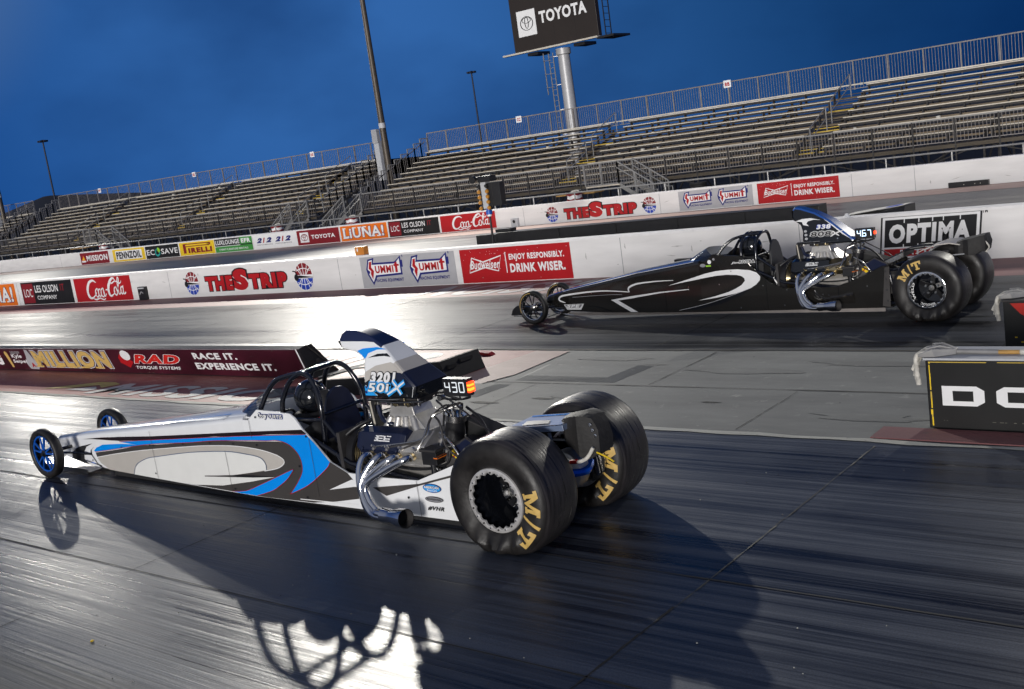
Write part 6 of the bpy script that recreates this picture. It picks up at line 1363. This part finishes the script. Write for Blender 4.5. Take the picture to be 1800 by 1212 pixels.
    b.tube([(.1, -.15, .42), (.16, .0, .40), (.1, .15, .42)], .03, 'anod_blue' if W else 'steel_dark', 8, 4); b.tube([(-.2, -.1, .2), (-.02, -.02, .38)], .035, 'steel', 12); b.build('rear_axle', car, smooth=40)
    if W:
        b = MB(); dk = lambda u, v, w: (u, v, .70 + .10 * (u + .45) + w - .06 * max(0, u) )
        b.plate([(-.40, -.17), (-.2, -.19), (.12, -.16), (.12, .22), (-.40, .20)], dk, 0, .035, 'slate_paint'); b.flat([(-.38, -.16), (-.2, -.18), (.1, -.15), (.1, .2), (-.38, .18)], dk, .038, 'white_paint'); b.flat([(-.27, -.13), (-.03, -.12), (-.08, -.02), (-.31, .0)], dk, .041, 'decal_black'); b.flat([(-.36, .12), (.1, .12), (.1, .17), (-.38, .16)], dk, .041, 'blue_paint')
        b.tube([(-.4, -.12, .70), (-.35, -.15, .5)], .015, 'chrome', 8); b.tube([(-.02, -.14, .72), (.02, -.16, .45)], .015, 'chrome', 8); b.build('rear_deck', car, bevel=.006)
    else:
        b = MB(); b.loft([[(-.70, y, z) for y, z in ((-.22, .60), (.22, .60), (.22, .68), (-.22, .68))], [(-.36, y, z) for y, z in ((-.20, .74), (.20, .74), (.20, .82), (-.20, .82))]], 'black_satin'); b.plate([(-.70, .60), (-.36, .74), (-.36, .81), (-.70, .67)], lambda u, v, w: (u, -.225 - w, v), 0, .008, 'brushed')
        for k in range(5): b.tube([(-.66 + .07 * k, -.24, .62 + .03 * k), (-.66 + .07 * k, .2, .70 + .03 * k)], .008, 'steel_dark', 6)
        b.tube([(-.36, -.2, .82), (-.2, .0, .85), (-.12, .2, .83)], .02, 'black_gloss', 8, 4); b.tube([(-.30, -.15, .84), (-.12, -.1, .85)], .022, 'black_gloss', 10); b.build('battery_tray', car, bevel=.006)
        b = MB(); L_ = [(-.22, .78), (-.1, .83), (.05, .875), (.2, .885), (.32, .86)]
        b.loft([[(x, -.18, z), (x, .3, z), (x, .3, z - .012), (x, -.18, z - .012)] for x, z in L_], 'beige_paint'); b.tube([(-.1, -.2, .76), (.2, -.2, .73), (.36, -.15, .73)], .018, 'brushed', 8); b.box(.12, .2, -.24, -.18, .72, .80, 'steel_dark'); b.build('rear_deck', car)
    b = MB()
    if W: rg_ = [(.04, -.06, .72, .79), (.09, -.10, .64, .815), (.15, -.115, .58, .83), (.21, -.12, .55, .84), (.27, -.115, .53, .84), (.32, -.10, .54, .82), (.36, -.08, .58, .74)]
    else: rg_ = [(.24, -.14, .76, .86), (.34, -.16, .72, .90), (.48, -.16, .72, .925), (.60, -.13, .76, .95), (.62, -.10, .80, .90)]
    rings = []
    if not W: rg_ = [tuple(p + (q - p) * t for p, q in zip(u_, v_)) for u_, v_ in zip(rg_, rg_[1:]) for t in (0, .5)] + [rg_[-1]]
    for i_, (x, y, a, c) in enumerate(rg_):
        k_ = 1 + .10 * math.sin(i_ * 2.4); y *= k_; c += .012 * math.sin(i_ * 3.1); a -= .010 * math.sin(i_ * 2.2)
        rings.append([(x, y, a), (x, y * -.3, a - .01), (x, -y, a), (x + .01, -y, (a + c) / 2), (x, -y * .9, c), (x, 0, c + .015), (x, y * .9, c), (x + .01, y * 1.08, (a + c) / 2)])
    b.loft(rings, 'cloth_black'); b.build('parachute_pack', car, smooth=30)
    b = MB()
    if W:
        b.tube([(.33, -.12, .62), (.27, -.14, .54), (.16, -.15, .51), (.04, -.15, .54)], .014, 'cloth_white', 8, 5); b.tube([(.20, -.15, .52), (.14, -.152, .512)], .017, 'decal_brightred', 8); b.tube([(.34, -.1, .58), (.44, -.12, .555), (.50, -.14, .535)], .006, 'decal_yellow', 6, 3)
        for q in ((.33, -.105, .74), (.345, -.10, .70), (.32, -.11, .78), (.355, -.085, .66)): b.lathe([(.008, -.004), (.014, 0), (.008, .004)], 'chrome', 8, q)
    else: b.tube([(.60, -.13, .88), (.64, -.10, .80), (.60, -.12, .74)], .010, 'cloth_white', 6, 4)
    b.build('parachute_straps', car, smooth=40)
    return car

def driver(kind, loc, rz, dz, label):
    """seated, arms forward on the wheel; only helmet and shoulders show over the cockpit"""
    t_me = bpy.data.meshes.new('person'); bm = bmesh.new()
    J = {}; E2 = []
    def v(n, p, r): J[n] = (bm.verts.new(p), r)
    z = dz
    for n, p, r in (('hip', (-2.52, 0, .30), .15), ('waist', (-2.48, 0, .42), .145), ('chest', (-2.46, 0, .58), .165), ('neckb', (-2.47, 0, .70), .085), ('neck', (-2.49, 0, .78), .06), ('head', (-2.52, 0, .88), .095), ('top', (-2.525, 0, .96), .075)): v(n, (p[0], p[1], p[2] + z), r)
    for a, c in (('hip', 'waist'), ('waist', 'chest'), ('chest', 'neckb'), ('neckb', 'neck'), ('neck', 'head'), ('head', 'top')): bm.edges.new((J[a][0], J[c][0]))
    for s_, k in ((-1, 'l'), (1, 'r')):
        for n, p, r in (('sh', (-2.47, s_ * .18, .655), .075), ('el', (-2.68, s_ * .24, .50), .05), ('wr', (-2.93, s_ * .13, .62), .034), ('ha', (-3.02, s_ * .11, .66), .036), ('th', (-2.57, s_ * .10, .28), .10), ('kn', (-2.96, s_ * .12, .42), .065), ('an', (-3.34, s_ * .10, .24), .045), ('to', (-3.46, s_ * .10, .32), .035)): v(n + k, (p[0], p[1], p[2] + z), r)
        for a, c in (('chest', 'sh' + k), ('sh' + k, 'el' + k), ('el' + k, 'wr' + k), ('wr' + k, 'ha' + k), ('hip', 'th' + k), ('th' + k, 'kn' + k), ('kn' + k, 'an' + k), ('an' + k, 'to' + k)): bm.edges.new((J[a][0], J[c][0]))
        for q in range(4):   # gloved fingers closed round the wheel rim, and the thumb
            n0, n1 = f'f{q}{k}', f'g{q}{k}'; yy = s_ * .11 + s_ * (.024 - .016 * q); v(n0, (-3.06, yy, .685 + z), .009); v(n1, (-3.075, yy, .655 - .004 * (q == 3) + z), .008)
            bm.edges.new((J['ha' + k][0], J[n0][0])); bm.edges.new((J[n0][0], J[n1][0]))
        v('t' + k, (-3.035, s_ * .075, .70 + z), .011); bm.edges.new((J['ha' + k][0], J['t' + k][0]))
    bm.verts.index_update(); rad = [(None, None)] * 0
    order = {vv.index: r for vv, r in J.values()}
    bm.to_mesh(t_me); bm.free()
    o = bpy.data.objects.new('person', t_me); COL.objects.link(o)
    sk = o.modifiers.new('skin', 'SKIN'); sv = t_me.skin_vertices
    if not sv: t_me.skin_vertices.new() if hasattr(t_me.skin_vertices, 'new') else None
    lay = t_me.skin_vertices[0].data
    for i, r in order.items(): lay[i].radius = (r, r); lay[i].use_root = (i == 0)
    ss = o.modifiers.new('sub', 'SUBSURF'); ss.levels = 1; ss.render_levels = 1
    dg = bpy.context.evaluated_depsgraph_get(); me = bpy.data.meshes.new_from_object(o.evaluated_get(dg)); o.modifiers.clear(); o.data = me
    me.materials.clear(); me.materials.append(MATS['suit']); me.shade_smooth()
    o.location = loc; o.rotation_euler = (0, 0, rz); tag(o, label, 'person', 'drivers strapped into the dragsters')
    b = MB(); hx = -.12 if kind == 'white' else 0.; hc = Vector((-2.525 + hx, 0, (.885 if hx else .90) + dz)); n = 28; m_ = 18; vs = []; fs = []; ms = []
    for i in range(m_ + 1):
        ph = math.pi * (i / m_) * .86
        for j in range(n):
            a = 2 * math.pi * j / n; fr = max(0, -math.cos(a))
            rx = .158 + .018 * fr * (1 if i > 8 else .3); ry = .135
            vs.append((hc.x + rx * math.sin(ph) * math.cos(a) - .012, hc.y + ry * math.sin(ph) * math.sin(a), hc.z + .155 * math.cos(ph)))
    for i in range(m_):
        for j in range(n):
            a = 2 * math.pi * (j + .5) / n; fs.append((i * n + j, i * n + (j + 1) % n, (i + 1) * n + (j + 1) % n, (i + 1) * n + j)); ms.append('lens_dark' if (6 <= i <= 10 and math.cos(a) < -.25) else 'black_gloss')
    b.add(vs, fs, ms); b.build('helmet', o, smooth=60)
    b = MB(); b.tube([(hc.x - .03 + .13 * math.cos(a), .13 * math.sin(a), hc.z - .155) for a in [2 * math.pi * i / 20 for i in range(20)]], .038, 'suit', 8, closed=True); b.build('neck_collar', o, smooth=60)
    b = MB()
    for s_ in (-1, 1): b.tube([(-2.36, s_ * .09, .72 + dz), (-2.45, s_ * .10, .735 + dz), (-2.60, s_ * .08, .62 + dz), (-2.66, s_ * .03, .42 + dz)], .016, 'decal_brightred' if kind == 'white' else 'cloth_black', 6, 4)
    b.build('harness_straps', o, smooth=40)
    return o

P1, A1_ = (-4.68, 6.03, 0), R(1.4)
P2, A2_ = (-4.45, 13.87, 0), R(.6)
dragster('white', 'white dragster with blue and charcoal swooshes, nearest, in the near lane', P1, A1_, -6.58, 0.0, .41, (R(2), R(2)))
dragster('black', 'black dragster with white swooshes, in the far lane by the white wall', P2, A2_, -6.22, .075, .38, (R(143), None))
driver('white', P1, A1_, 0.0, 'driver in a glossy black helmet and black suit inside the white dragster')
driver('black', P2, A2_, .075, 'driver in a dark helmet inside the black dragster\'s cage')
